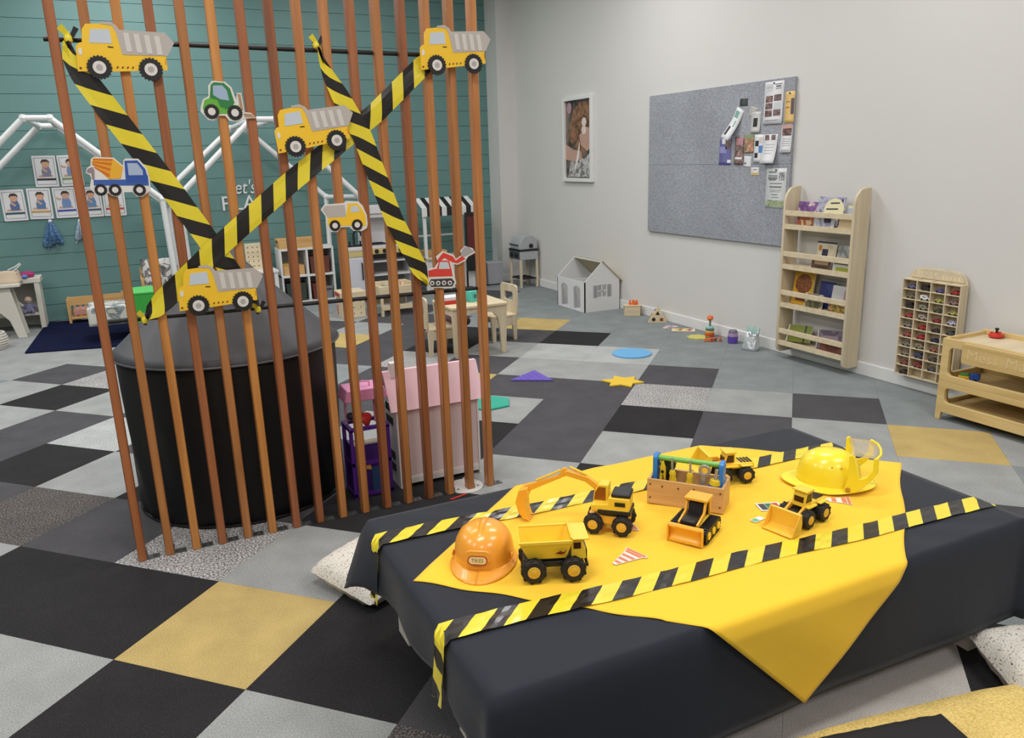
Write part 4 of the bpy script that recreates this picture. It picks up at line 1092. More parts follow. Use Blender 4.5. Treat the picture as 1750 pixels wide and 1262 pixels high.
note('photo_flyer', 'tall white flyer with five brown photo squares at the board top right', 2.095, 1.826, .19, .295, m_paper,
     [(.08, .42, .05, .22, M('flyer ring', (206, 206, 210), .5)), (.11, .39, .065, .205, m_paper), (.55, .9, .06, .08, m_ink), (.6, .85, .10, .14, m_ink), (.58, .88, .165, .18, m_ink),
      (.08, .45, .33, .48, ph), (.52, .9, .31, .46, ph2), (.08, .45, .5, .645, ph2), (.52, .9, .5, .645, M('flyer pale', (204, 206, 208), .5)), (.08, .45, .67, .82, ph), (.52, .9, .66, .81, ph2), (.1, .8, .9, .915, m_ink)], curl=.006, pin=m_inkK)
note('orange_flyer', 'narrow orange flyer with a dark figure at the right board edge', 1.935, 1.785, .09, .215, oy, [(.62, .98, .22, .72, oyd), (.1, .5, .3, .34, M('flyer brown', (190, 120, 60), .5)), (.1, .5, .48, .52, M('flyer brown', (190, 120, 60), .5))], pin=m_inkK)
note('pink_flyer', 'pink topped white flyer under the orange one', 1.948, 1.57, .105, .19, m_paper, [(0, 1, 0, .12, M('flyer pink', (206, 160, 150), .5)), (.1, .95, .12, .38, ph), lt(.5), lt(.58), lt(.66), lt(.74), lt(.9)], curl=.01)
note('black_card', 'small black card pinned alone near the board top', 2.412, 1.852, .085, .054, M('chalk card', (62, 68, 66), .5, .2, 60), [(.2, .8, .3, .36, m_ink), (.3, .7, .55, .6, m_ink)])
note('green_brochure', 'white brochure with green lettering hanging askew and curling off the board', 2.49, 1.70, .085, .235, m_paper, [(.08, .55, .1, .32, M('brochure green', (120, 170, 156), .5)), (.1, .35, .62, .9, m_inkK), (.45, .6, .4, .6, M('brochure green', (120, 170, 156), .5))], tilt=.42, curl=.07)
note('purple_brochure', 'blue purple brochure at the left end of the lower brochure row', 2.60, 1.492, .14, .2, M('brochure blue', (112, 110, 162), .5, .1, 30), [(.05, .6, .3, .55, M('brochure lilac', (150, 148, 200), .5)), (.5, .95, .05, .4, ph2), (.2, .55, .0, .2, m_paper), (0, 1, .92, 1, M('brochure indigo', (70, 64, 130), .5)), (.7, 1, .8, .92, m_paper)], tilt=.02)
note('brown_brochure', 'brown patterned brochure right of the blue purple one', 2.437, 1.50, .10, .205, PRINT('brochure brown', [(96, 80, 74), (140, 116, 108), (176, 140, 136)], 45), [(.1, .9, .05, .3, M('brochure rose', (190, 140, 146), .5)), (.1, .9, .75, .82, m_paper)], curl=.01)
note('portrait_card', 'grey card with a dark portrait left of the photo flyer', 2.27, 1.70, .1, .15, M('pale grey card', (206, 204, 202), .5), [(.25, .7, .3, .72, m_inkK), (.35, .6, .4, .56, ph2)], curl=.008)
note('pale_leaflet', 'pale leaflet tucked above the portrait card', 2.30, 1.775, .085, .07, M('pale leaflet', (190, 188, 180), .5), [lt(.3), lt(.5), lt(.7)], tilt=.25)
note('red_green_brochure', 'red and green food brochure at the row centre', 2.33, 1.545, .1, .135, PRINT('brochure food', [(120, 140, 96), (196, 120, 104), (206, 180, 150)], 40), [(.05, .95, .02, .2, M('brochure leaf', (130, 160, 110), .5))])
note('small_white_card', 'small white card under the red and green brochure', 2.343, 1.415, .085, .078, m_paper, [(.1, .4, .6, .75, m_ink)], tilt=.06)
note('blue_brochure', 'white brochure with blue and black squares beside the curling sheet', 2.226, 1.51, .095, .2, m_paper, [(.1, .48, .22, .42, m_inkK), (.5, .95, .4, .66, M('brochure sky', (86, 134, 190), .5)), (.1, .45, .66, .84, m_inkK), (.5, .9, .1, .3, c_rib)], curl=.006)
note('curling_sheet', 'large white sheet curling away with two faces along its top', 2.105, 1.505, .14, .205, m_paper, [(.1, .4, .02, .2, ph), (.55, .85, .02, .2, ph2), lt(.35, .2, .85), lt(.45, .15, .8), lt(.55, .15, .8), lt(.65, .15, .7)], curl=.035)
note('business_card', 'tiny white business card below the brochures', 2.255, 1.342, .088, .058, m_paper, [(.1, .9, .65, .95, M('card gold', (206, 180, 100), .5)), (.3, .7, .2, .3, m_ink)])
note('menu_flyer', 'tall white flyer with grey lines and a green foot at the board bottom right', 2.028, 1.222, .205, .288, M('flyer grey white', (212, 214, 214), .5), [(.12, .5, .08, .11, m_ink), (.1, .56, .18, .205, m_ink), (.1, .56, .235, .26, m_inkK), (.14, .5, .28, .30, m_inkK), (.64, .9, .1, .3, PRINT('flyer sketch', [(200, 202, 202), (120, 120, 122), (206, 206, 206)], 60)),
     (.2, .78, .37, .39, m_ink), (.2, .78, .45, .485, m_ink), (.22, .78, .54, .55, m_ink), (.22, .7, .58, .59, m_ink), (.3, .6, .65, .67, m_ink), (.3, .66, .72, .735, m_ink), (.06, .94, .80, .97, PRINT('flyer meadow', [(150, 162, 128), (172, 180, 150), (118, 134, 100)], 25))], pin=m_inkK)

# ------------------------------------------------------------------ wall bookshelf with books
bs = thing('book_rack', 'pale plywood wall book rack with four tiers and rounded tall sides', 'bookshelf', (4.58, 1.49, 0))
sd = [(-.14, .09), (-.128, .062), (-.1, .05), (0, .05), (0, 1.245), (-.05, 1.245), (-.09, 1.235), (-.122, 1.20), (-.14, 1.15)]
for y in (.293, -.313):
    MB().prism(sd, -y - .02, -y, XZ).build('side_panel', m_ply, bs, bevel=.003)
for zr in (1.062, .775, .496, .213):
    MB().bx(-.137, -.121, -.293, .293, zr - .018, zr + .018).build('front_rail', m_plyx, bs, bevel=.002)
for zs in (.965, .682, .403, .122):
    MB().prism([(-.137, zs - .014), (-.002, zs - .014), (-.002, zs + .010), (-.123, zs + .010), (-.123, zs + .020), (-.137, zs + .020)], -.293, .293, XZ).build('shelf', m_plyx, bs)
def book(label, y, wd, ht, zs, cols, blocks=(), lean=.16, roll=0.0, x=-.085, th=.008, sc=14, group='picture books in the wall rack'):
    t_ = thing('picture_book', label, 'book', (4.58 + x, y, zs + .0115 + abs(math.sin(roll)) * wd / 2), group=group, rot=(roll, lean, 0))
    key = 'cover %d %d %d ' % cols[0] + str(len(cols)) + label[:6]
    MB().bx(-th / 2, th / 2, -wd / 2, wd / 2, 0, ht).build('cover', PRINT(key, list(cols), sc) if len(cols) > 1 else M(key, cols[0], .4), t_, bevel=.0008)
    MB().bx(-th * .3, th * .3, -wd / 2 - .0008, wd / 2 - .003, .002, ht + .0008).build('pages', m_paper, t_)
    for (u0, u1, v0, v1, bm) in blocks:
        MB().bx(-th / 2 - .0006, -th / 2, wd / 2 - wd * u1, wd / 2 - wd * u0, ht * (1 - v1), ht * (1 - v0)).build('printed_block', bm, t_)
    return t_
k_y, k_v, k_w, k_r, k_g, k_k = (M('book cream', (226, 218, 176), .4, .03), M('book violet', (110, 74, 130), .4), M('book white', (222, 220, 216), .4), M('book rust', (176, 96, 66), .4), M('book moss', (126, 132, 52), .4), M('book ink', (52, 46, 66), .4))
book('purple picture book at the left of the top tier', 1.66, .19, .165, .965, [(104, 68, 124), (128, 92, 146), (206, 176, 186)], [(.35, 1, .42, .95, M('book blush', (226, 196, 190), .4)), (.5, .62, .1, .18, k_y)], x=-.062)
b1 = book('grey blue picture book with a cream moon title at the top tier centre', 1.445, .235, .205, .965, [(150, 148, 172), (176, 174, 190), (120, 120, 140)], [(.84, .9, .06, .9, k_k)], x=-.078)
MB().prism(circle(.026, .120, .084, 24, .076), .0042, .0052, YZ).build('cover_moon', k_y, b1)
for (y0, z0, w0) in ((.03, .158, .075), (.012, .118, .10), (-.035, .082, .014)): MB().prism([(y0 - w0 / 2, z0), (y0 + w0 / 2, z0 + .004), (y0 + w0 / 2, z0 + .013), (y0 - w0 / 2, z0 + .009)], .0052, .006, YZ).build('cover_scribble', k_k, b1)
book('cream picture book at the right of the top tier', 1.275, .13, .15, .965, [(224, 214, 188), (206, 204, 200)], [(.1, .8, .1, .35, M('book sky grey', (176, 186, 196), .4))], x=-.06, roll=.0)
book('small rust bear picture book low in the top tier', 1.63, .15, .085, .965, [(216, 190, 150), (176, 96, 66), (130, 76, 54)], [(.2, .8, .05, .5, k_r)], x=-.1, lean=.1)
book('blue grey picture book with a dark heart low in the top tier', 1.46, .17, .085, .965, [(150, 150, 174), (186, 188, 200), (214, 214, 216)], [(.5, .85, .05, .6, k_k)], x=-.102, lean=.1)
book('tan picture book low at the right of the top tier', 1.28, .11, .085, .965, [(216, 192, 152)], [(.2, .9, .15, .25, k_k)], x=-.1, lean=.1)
book('picture book with a dark cat on cream and blue in the second tier', 1.475, .17, .185, .682, [(222, 210, 178), (222, 210, 178), (206, 190, 160)], [(0, 1, 0, .07, k_k), (.1, .25, .15, .35, M('book amber', (206, 130, 66), .4)), (.25, .95, .62, .98, M('book blue', (112, 122, 172), .4)), (.3, .6, .28, .62, k_k)], x=-.06)
book('grey and white animal picture book right in the second tier', 1.305, .15, .165, .682, [(140, 142, 140), (176, 176, 172), (214, 214, 210)], [(.2, .7, .55, .95, k_w)], x=-.055)
book('brown lettered picture book lying low in the second tier', 1.46, .17, .085, .682, [(112, 84, 62)], [(.15, .85, .25, .6, M('book tan', (196, 164, 128), .4)), (.2, .8, .75, .85, k_k)], x=-.1, lean=.1)
book('white picture book with black animals over a green strip in the second tier', 1.29, .14, .085, .682, [(220, 216, 206)], [(.1, .95, .15, .4, k_k), (.2, 1, .62, 1, M('book grass', (166, 174, 70), .4))], x=-.1, lean=.1)
b2 = book('tall yellow picture book with a brown lion in the third tier', 1.66, .19, .250, .403, [(206, 156, 40), (214, 166, 48)], [(.2, .8, .72, .9, M('book lion', (120, 66, 34), .4)), (.35, .65, .2, .32, M('book lion light', (206, 176, 150), .4))], x=-.062)
MB().prism(circle(.0, .15, .075, 20, .07), .0042, .0052, YZ).build('cover_lion', PRINT('lion mane', [(110, 58, 30), (150, 92, 50), (90, 46, 26)], 50), b2)
book('dark olive picture book lying low at the third tier centre', 1.51, .16, .10, .403, [(92, 88, 60), (126, 118, 84), (206, 202, 190)], (), x=-.098, lean=.12)
book('navy picture book behind the white one in the third tier', 1.45, .14, .19, .403, [(48, 54, 110), (62, 70, 126)], (), x=-.05)
book('white and green picture book right in the third tier', 1.31, .17, .175, .403, [(214, 214, 212)], [(0, 1, .7, 1, PRINT('book hedge', [(90, 104, 66), (120, 130, 90)], 40)), (.6, .95, .15, .5, M('book pink grey', (190, 150, 160), .4))], x=-.062)
book('yellow green patterned picture book low right in the third tier', 1.30, .15, .085, .403, [(196, 160, 70), (120, 116, 60), (206, 150, 110)], (), x=-.1, lean=.1, sc=30)
book('green picture book tilted in the bottom tier', 1.64, .22, .125, .122, [(128, 136, 52)], [(.0, .06, 0, 1, k_w), (.72, .78, 0, 1, k_k)], x=-.09, lean=.34, roll=-.1)
book('dark patterned picture book at the far left of the bottom tier', 1.722, .1, .10, .122, [(112, 104, 96), (80, 72, 68), (160, 150, 140)], (), x=-.07, lean=.3, sc=30)
book('mauve brown picture book tilted in the bottom tier', 1.36, .21, .135, .122, [(96, 80, 100), (124, 108, 118)], [(.15, .85, .3, .75, M('book mauve', (146, 130, 136), .4)), (0, .03, 0, 1, k_w)], x=-.088, lean=.3, roll=-.12)
book('maroon picture book low right in the bottom tier', 1.32, .19, .085, .122, [(104, 52, 46), (130, 76, 62)], (), x=-.108, lean=.2, roll=-.06)

# ------------------------------------------------------------------ car display rack and toy cars
cr_ = thing('toy_car_rack', 'pale plywood toy car display rack with forty pigeonholes on the right wall', 'display rack', (4.58, .642, 0))
RX0, RX1, RZ0, RZ1 = -.197, .197, .095, .705
MB().prism([(RX0, RZ0), (RX1, RZ0), (RX1, .70), (.185, .735), (.155, .765), (.11, .778), (-.11, .778), (-.155, .765), (-.185, .735), (RX0, .70)], -.002, .006, YZ).build('back_board', m_ply, cr_, bevel=.002)
MB().prism([(-.18, .712), (.18, .712), (.15, .760), (.10, .772), (-.10, .772), (-.15, .760)], .006, .012, YZ).build('header_board', m_ply, cr_, bevel=.002)
eng = MB()
for k, wv in enumerate((.03, .016, .014, .014, .02)): eng.prism([(-.14 + .03 * k, .738), (-.14 + .03 * k + wv * .7, .738), (-.14 + .03 * k + wv * .7, .756 - .004 * (k % 2)), (-.14 + .03 * k, .756 - .004 * (k % 2))], .012, .0126, YZ)
for k in range(5): eng.prism([(.03 + .026 * k, .722), (.044 + .026 * k, .722), (.044 + .026 * k, .744 - .003 * (k % 2)), (.03 + .026 * k, .744 - .003 * (k % 2))], .012, .0126, YZ)
eng.build('engraving', M('engraved light wood', (222, 204, 166), .6), cr_)
for y in (RX0, RX1 - .008): MB().prism([(y, RZ0), (y + .008, RZ0), (y + .008, RZ1), (y, RZ1)], .006, .060, YZ).build('side_board', m_ply, cr_)
CW, RH = (RX1 - RX0 - .008) / 4, (RZ1 - RZ0 - .006) / 10
for k in range(1, 4): MB().prism([(RX0 + CW * k, RZ0), (RX0 + CW * k + .007, RZ0), (RX0 + CW * k + .007, RZ1), (RX0 + CW * k, RZ1)], .006, .059, YZ).build('divider', m_ply, cr_)
for k in range(11): MB().prism([(RX0 + .008, RZ0 + RH * k), (RX1 - .008, RZ0 + RH * k), (RX1 - .008, RZ0 + RH * k + .006), (RX0 + .008, RZ0 + RH * k + .006)], .006, .0595, YZ).build('shelf', m_plyx, cr_)
def car_mesh(nm, col, typ):
    m_ = M('car %s' % nm, col, .25, .04, coat=.5)
    b_ = MB()
    L_ = .029
    if typ == 0: prof = [(-L_, .006), (L_, .006), (L_, .015), (.014, .018), (.006, .027), (-.014, .027), (-.02, .018), (-L_, .017)]
    elif typ == 1: prof = [(-L_, .006), (L_, .006), (L_, .018), (.016, .02), (.01, .033), (-.027, .033), (-L_, .03)]
    else: prof = [(-L_, .005), (L_, .005), (L_, .010), (.01, .016), (.0, .023), (-.012, .023), (-L_, .016)]
    b_.prism(prof, -.0135, .0135, XZ, 0)
    gl = [(p[0] * .62 - .003, .0195 + (p[1] - .0195) * .7) for p in prof if p[1] > .02]
    if typ != 2: b_.bx(-.014, .005, -.0139, .0139, .0195, .0245, None, 1)
    else: b_.bx(-.010, .0, -.0139, .0139, .0165, .0205, None, 1)
    for x in (-.018, .018):
        for y in (-.0125, .0125): b_.lathe([(0, -.003), (.0068, -.003), (.0068, .003), (0, .003)], 10, T(x, y, .0068) @ RX(PI / 2), 2)
    return b_.mesh('toy_car', [m_, m_glassdark if typ else M('smoke window', (60, 64, 72), .15), m_rubber])
CARS = [['steel blue', 'black', 'violet blue', 'red'], ['olive grey', 'white', 'lime', 'mauve'], ['black', 'grey green', 'dark green', 'yellow green'], ['red-white', 'tan grey', 'crimson', 'pale lilac'],
        ['grey', 'red', 'charcoal', 'dark slate'], ['rose red', 'red', 'navy', 'olive'], ['pewter', 'khaki', 'terracotta', 'brown'], ['taupe', 'ink blue', 'dark grey', 'bronze'], ['dusky red', 'brick red', 'gunmetal', 'tan'], ['brown black', None, None, 'copper']]
CCOL = {'steel blue': (104, 104, 136), 'black': (40, 36, 36), 'violet blue': (96, 88, 146), 'red': (176, 44, 42), 'olive grey': (126, 120, 96), 'white': (226, 226, 224), 'lime': (176, 176, 84), 'mauve': (150, 116, 112), 'grey green': (140, 140, 116), 'dark green': (72, 80, 62), 'yellow green': (176, 170, 90),
        'red-white': (176, 70, 60), 'tan grey': (166, 152, 136), 'crimson': (160, 46, 48), 'pale lilac': (196, 190, 216), 'grey': (140, 134, 124), 'charcoal': (66, 60, 56), 'dark slate': (70, 70, 80), 'rose red': (170, 86, 80), 'navy': (46, 50, 84), 'olive': (120, 110, 60), 'pewter': (134, 130, 122), 'khaki': (142, 130, 104),
        'terracotta': (162, 98, 80), 'brown': (110, 82, 64), 'taupe': (146, 132, 116), 'ink blue': (62, 68, 96), 'dark grey': (84, 80, 76), 'bronze': (130, 104, 70), 'dusky red': (146, 78, 70), 'brick red': (140, 60, 52), 'gunmetal': (96, 96, 100), 'tan': (170, 140, 104), 'brown black': (62, 48, 42), 'copper': (150, 100, 70)}
ORD = ['top', 'second', 'third', 'fourth', 'fifth', 'sixth', 'seventh', 'eighth', 'ninth', 'bottom']
CO = ['first', 'second', 'third', 'fourth']
_cm = {}
for r in range(10):
    for c in range(4):
        nm = CARS[r][c]
        if nm is None: continue
        if nm not in _cm: _cm[nm] = car_mesh(nm, CCOL[nm], (r * 3 + c) % 3)
        o = bpy.data.objects.new('toy_car', _cm[nm]); COL.objects.link(o)
        yloc = RX0 + .007 + CW * (c + .5)
        o.location = (4.58 - .040, .642 - yloc - .004, RZ1 - .006 - RH * (r + 1) + .0063)
        o.rotation_euler = (0, 0, -PI / 2 + .12 * math.sin(r * 5 + c * 3))
        tag(o, '%s toy car in the %s row of the rack, %s pigeonhole from the left' % (nm, ORD[r], CO[c]), 'toy car', 'toy cars in the rack')

# ------------------------------------------------------------------ honey coloured play table at the right
hp = thing('play_table', 'honey coloured birch play table with rounded cut out sides at the right edge', 'play table', (4.40, .30, 0))
MX = T(-.175, 0, 0) @ YZ          # front face, drawing x runs along -Y from the left end
LT = 1.25
fr = MB()
fr.ring(rrect(0, LT, .045, .225, .004, 8), rrect(.045, LT - .045, .105, .190, .026, 8), 0, .022, MX)
fr.ring(rrect(0, LT, .225, .468, .004, 8), rrect(.045, LT - .045, .262, .42, .026, 8), 0, .022, MX)
fr.prism([(0, 0), (.03, 0), (.034, .05), (0, .05)], 0, .022, MX).prism([(LT - .034, .05), (LT - .03, 0), (LT, 0), (LT, .05)], 0, .022, MX)
fr.build('front_frame', m_honey, hp, bevel=.003)
bk_ = MB()
MXb = T(.155, 0, 0) @ YZ
bk_.ring(rrect(0, LT, .045, .225, .004, 8), rrect(.045, LT - .045, .105, .190, .026, 8), 0, .02, MXb)
bk_.ring(rrect(0, LT, .225, .478, .004, 8), rrect(.045, LT - .045, .262, .42, .026, 8), 0, .02, MXb)
bk_.prism([(0, 0), (.03, 0), (.034, .05), (0, .05)], 0, .02, MXb)
bk_.build('back_frame', m_honey, hp, bevel=.003)
for yy in (0, -LT + .022):
    eb = MB()
    eb.ring(rrect(-.172, .135, .045, .225, .004, 8), rrect(-.13, .095, .105, .190, .026, 8), 0, .022, T(0, yy, 0) @ XZ)
    eb.ring(rrect(-.172, .135, .225, .470, .004, 8), rrect(-.13, .095, .262, .42, .026, 8), 0, .022, T(0, yy, 0) @ XZ)
    eb.build('end_frame', m_honey, hp, bevel=.003)
MB().bx(-.172, .135, -LT + .02, -.02, .440, .450).build('tabletop', m_plyx, hp)
MB().bx(-.172, .135, -LT + .02, -.02, .218, .228).build('shelf', m_honey, hp)
MB().bx(-.172, .135, -LT + .02, -.02, .075, .085).build('shelf', m_honey, hp)
sg = MB().prism(rrect(.125, .80, .350, .462, .016), .022, .034, MX).build('name_board', m_honey, hp, bevel=.002)
for wd_txt, xx, ww_ in (('Mess', .245, .17), ('Masters', .51, .27)):
    text_mesh(MB(), wd_txt, .062, MX @ T(xx, .404, .0345), .0007, fit=(ww_, .052)).build('engraved_word', M('engraved honey', (218, 192, 140), .6), sg)
sp = thing('spinning_top', 'red spinning top toy with a black knob on the honey play table', 'toy', (4.50, .195, .4506))
MB().lathe([(0, 0), (.03, .001), (.04, .010), (.038, .018), (.022, .026), (.01, .028), (0, .028)], 24).build('disc', m_red, sp)
MB().lathe([(.007, .026), (.006, .04), (.010, .046), (.010, .054), (0, .056)], 12).build('knob', m_black, sp)
for a in (0, 2.1, 4.2): MB().lathe([(0, .02), (.008, .022), (.008, .03), (0, .032)], 10, T(.024 * math.cos(a), .024 * math.sin(a), 0)).build('stud', m_red, sp)
bt = thing('block_truck', 'small yellow green and blue block truck on the middle shelf of the play table', 'toy truck', (4.30, .185, .2285), math.radians(-65))
MB().bx(-.055, .0, -.018, .018, .010, .032).build('yellow_bed', m_toyY, bt, bevel=.003)
MB().bx(-.05, -.002, -.017, .017, .032, .044).build('green_block', m_green, bt, bevel=.004)
MB().bx(.002, .05, -.02, .02, .012, .05).build('blue_cab', m_blue, bt, bevel=.006)
for x in (-.04, -.012, .03):
    for y in (-.02, .02): MB().lathe([(0, -.004), (.011, -.004), (.011, .004), (0, .004)], 14, T(x, y, .011) @ RX(PI / 2)).build('wheel', m_black if x > 0 else m_orange, bt)

# ------------------------------------------------------------------ toys along the right wall
wh = thing('white_dollhouse', 'white open roofed dollhouse with arched doors and shuttered window on the carpet', 'dollhouse', (4.37, 4.375, 0))
HX, HY, EV, RG = .2, .275, .30, .485
m_dh = M('white mdf', (216, 216, 216), .55, .02)
for y in (-HY, HY - .010):
    if y < 0:
        # gable wall with a window opening
        Lp = [(-HX, 0), (HX, 0), (HX, EV), (0, RG), (-HX, EV)]
        g_ = MB()
        for q in ([(-HX, 0), (HX, 0), (HX, .14), (-HX, .14)], [(-HX, .14), (-.10, .14), (-.10, .26), (-HX, .26)], [(.10, .14), (HX, .14), (HX, .26), (.10, .26)], [(-HX, .26), (HX, .26), (HX, EV), (0, RG), (-HX, EV)]):
            g_.prism(q, -(y + .010), -y, XZ)
        g_.build('gable_wall', m_dh, wh)
        wn_ = MB().bx(-.006, .006, y + .002, y + .008, .14, .26).bx(-.055, .055, y + .002, y + .008, .196, .204).bx(-.061, -.053, y + .001, y + .009, .14, .26).bx(.053, .061, y + .001, y + .009, .14, .26).build('window_bars', m_dh, wh)
        for x in (-.10, .062): MB().bx(x, x + .038, y - .006, y + .001, .142, .258).build('shutter', M('shutter grey', (150, 150, 152), .5), wh)
    else:
        MB().prism([(-HX, 0), (HX, 0), (HX, EV), (0, RG), (-HX, EV)], -(y + .010), -y, XZ).build('gable_wall', m_dh, wh)
fw = MB()
def arch(c, wv, h):
    return [(c - wv, .012)] + [(c - wv * math.cos(PI * k / 8), h - wv + wv * math.sin(PI * k / 8)) for k in range(9)] + [(c + wv, .012)]
for (a, b) in ((-HY, -.20), (-.06, .05), (.19, HY)): fw.prism([(a, 0), (b, 0), (b, EV), (a, EV)], -.01, 0, T(-HX, 0, 0) @ YZ)
for (a, b) in ((-.20, -.06), (.05, .19)):
    c = (a + b) / 2; wv = (b - a) / 2
    top = [(a, EV), (b, EV)] + [(c + wv * math.cos(PI * k / 10), .2 + wv * .7 * math.sin(PI * k / 10)) for k in range(11)]
    fw.prism(top, -.01, 0, T(-HX, 0, 0) @ YZ)
    fw.prism([(a, 0), (b, 0), (b, .012), (a, .012)], -.01, 0, T(-HX, 0, 0) @ YZ)
fw.build('door_wall', m_dh, wh)
MB().bx(HX - .010, HX, -HY + .01, HY - .01, 0, EV).build('back_wall', m_dh, wh)
MB().bx(-HX + .01, HX - .01, -HY + .01, HY - .01, .001, .010).build('floor_board', m_dh, wh)
MB().bx(-HX + .01, HX - .01, -.004, .004, .01, EV).build('inner_wall', m_dh, wh)
MB().prism([(0, RG + .012), (HX + .028, EV - .014), (HX + .028, EV - .024), (0, RG + .002)], -HY - .012, HY + .012, XZ).build('roof_slope', M('roof mdf', (176, 166, 130), .6, .04), wh)
MB().bx(-.006, .006, -HY, HY, RG - .008, RG + .006).build('ridge_beam', m_dh, wh)

sb = thing('shape_box', 'pale wooden drop box with a dark slot beside the white dollhouse', 'toy box', (4.49, 3.755, 0), math.radians(-30))
MB().bx(-.075, .075, -.055, .055, 0, .094).build('box_body', m_plyx, sb, bevel=.002)
MB().bx(-.08, .08, -.06, .06, .094, .102).build('box_lid', m_plyx, sb, bevel=.002)
MB().bx(-.0765, -.074, -.035, .035, .06, .08).build('slot', m_shadowcav, sb)
for k, (x, y) in enumerate(((-.02, 0), (.01, .012), (.02, -.02), (.045, .0))):
    t_ = thing('orange_peg', ['orange wooden peg at the left on the drop box lid', 'orange wooden peg at the back on the drop box lid', 'orange wooden peg at the front on the drop box lid', 'orange wooden peg at the right on the drop box lid'][k], 'peg', (4.49 + x * math.cos(-.52) - y * math.sin(-.52), 3.755 + x * math.sin(-.52) + y * math.cos(-.52), .102), 0, 'pegs on the drop box')
    MB().lathe([(0, 0), (.013, 0), (.013, .022), (.006, .026), (.006, .030)], 12).build('peg_body', m_orange, t_)
    MB().lathe([(0, .028), (.010, .032), (.011, .04), (0, .05)], 12).build('peg_head', m_orange, t_)
tt = thing('triangle_activity_toy', 'pale wooden triangular activity toy with shape holes by the wall', 'activity toy', (4.50, 3.355, 0), math.radians(-35))
MB().prism([(-.085, 0), (.085, 0), (.0, .15)], -.05, .05, XZ).build('prism_body', m_plyx, tt, bevel=.003)
MB().prism([(-.02, .075), (.02, .075), (0, .11)], .0502, .0512, XZ).build('triangle_hole', m_shadowcav, tt)
MB().prism(circle(-.035, .032, .017, 14), .0502, .0512, XZ).build('round_hole', m_shadowcav, tt)
MB().prism([(.02, .018), (.05, .018), (.05, .046), (.02, .046)], .0502, .0512, XZ).build('square_hole', M('red brown cavity', (120, 70, 50), .7), tt)
n_ = Vector((-.15, 0, .085)).normalized()
for k, (f_, y, c) in enumerate(((.25, -.02, m_toyY), (.3, .02, m_green), (.55, 0, m_toyY), (.75, -.01, m_inkK), (.42, .03, m_red))):
    p = Vector((-.085 + .085 * f_, y, .15 * f_)) + n_ * .003
    MB().lathe([(0, .004), (.009, .003), (.009, -.002)], 10, T(*p) @ RY(-math.atan2(.15, .085))).build('slope_bead', c, tt)
pz = thing('puzzle_board', 'flat wooden peg puzzle board on the carpet near the skirting', 'puzzle', (4.46, 2.92, 0), math.radians(-38))
MB().bx(-.10, .10, -.05, .05, .0006, .010).build('board', M('puzzle cream', (220, 206, 176), .5), pz, bevel=.002)
for x, y, c in ((-.06, .0, m_toyY), (-.02, .018, m_orange), (.02, -.015, m_toyY), (.06, .01, m_grey), (-.03, -.025, m_green), (.05, -.025, m_red)):
    MB().prism(circle(x, y, .014, 8), .010, .017, None).build('puzzle_piece', c, pz)
pm = thing('pink_star_puzzle', 'small pink and white star pieces flat on the carpet left of the puzzle board', 'puzzle', (4.45, 3.10, 0), .3)
for x, y in ((-.06, .0), (.0, .02), (.03, -.03)):
    MB().prism([((.034 if k % 2 == 0 else .016) * math.cos(k * PI / 5) + x, (.034 if k % 2 == 0 else .016) * math.sin(k * PI / 5) + y) for k in range(10)], .0006, .008).build('star', M('pale pink wood', (226, 196, 200), .5), pm)
st = thing('stacking_tower', 'stacking tower toy with coloured rings and an orange knob by the skirting', 'stacking toy', (4.50, 2.62, 0))
MB().lathe([(0, .0006), (.038, .0006), (.038, .02), (0, .02)], 20).build('base_ring', M('ring brick', (196, 72, 40), .5), st)
for k, (c, r) in enumerate((((206, 96, 44), .038), ((226, 182, 84), .036), ((84, 110, 104), .036), ((150, 200, 190), .034))):
    MB().lathe([(0, .02 + .017 * k), (r, .02 + .017 * k), (r, .0365 + .017 * k), (0, .0365 + .017 * k)], 20).build('ring', M('ring %d' % k, c, .5), st, bevel=.003)
MB().tube([(0, 0, .088), (0, 0, .14)], .009, 10).build('peg', M('peg grey', (120, 130, 124), .5), st)
MB().lathe([(0, .138), (.02, .142), (.028, .158), (.02, .176), (0, .182)], 16).build('knob', m_orange, st)
yp = thing('yellow_plate', 'scalloped yellow green play plate under the stacking tower', 'toy plate', (4.43, 2.65, 0))
MB().prism([((.085 + .008 * math.cos(8 * a)) * math.cos(a), (.085 + .008 * math.cos(8 * a)) * math.sin(a)) for a in [2 * PI * k / 48 for k in range(48)]], .0006, .006).build('plate', M('yellow green board', (204, 196, 96), .5), yp)
yp.location.x = 4.40
for k, (x, y, c) in enumerate(((4.36, 2.475, m_orange), (4.41, 2.455, M('brick wood', (176, 84, 52), .5)), (4.46, 2.44, M('brick wood', (176, 84, 52), .5)), (4.395, 2.51, M('olive wood', (110, 110, 60), .5)))):
    t_ = thing('wooden_animal', ['orange wooden animal block leftmost right of the yellow plate', 'brick red wooden animal block in the middle right of the yellow plate', 'brick red wooden animal block nearest the wall', 'olive wooden animal block against the yellow plate'][k], 'toy block', (x, y, .0003), k * .7 - .6, 'animal blocks by the yellow plate')
    MB().prism([(-.03, 0), (-.02, 0), (-.018, .012), (.012, .012), (.014, 0), (.024, 0), (.026, .02), (.034, .03), (.028, .036), (.018, .028), (-.026, .028)], -.008, .008, XZ).build('animal_body', c, t_, bevel=.002)
    MB().lathe([(0, 0), (.003, 0), (0, .003)], 8, T(.027, -.008, .031) @ RX(PI / 2)).build('eye', m_inkK, t_)
jr = thing('purple_stacking_cups', 'purple and mauve stacking cups standing by the skirting', 'stacking cups', (4.50, 2.335, 0))
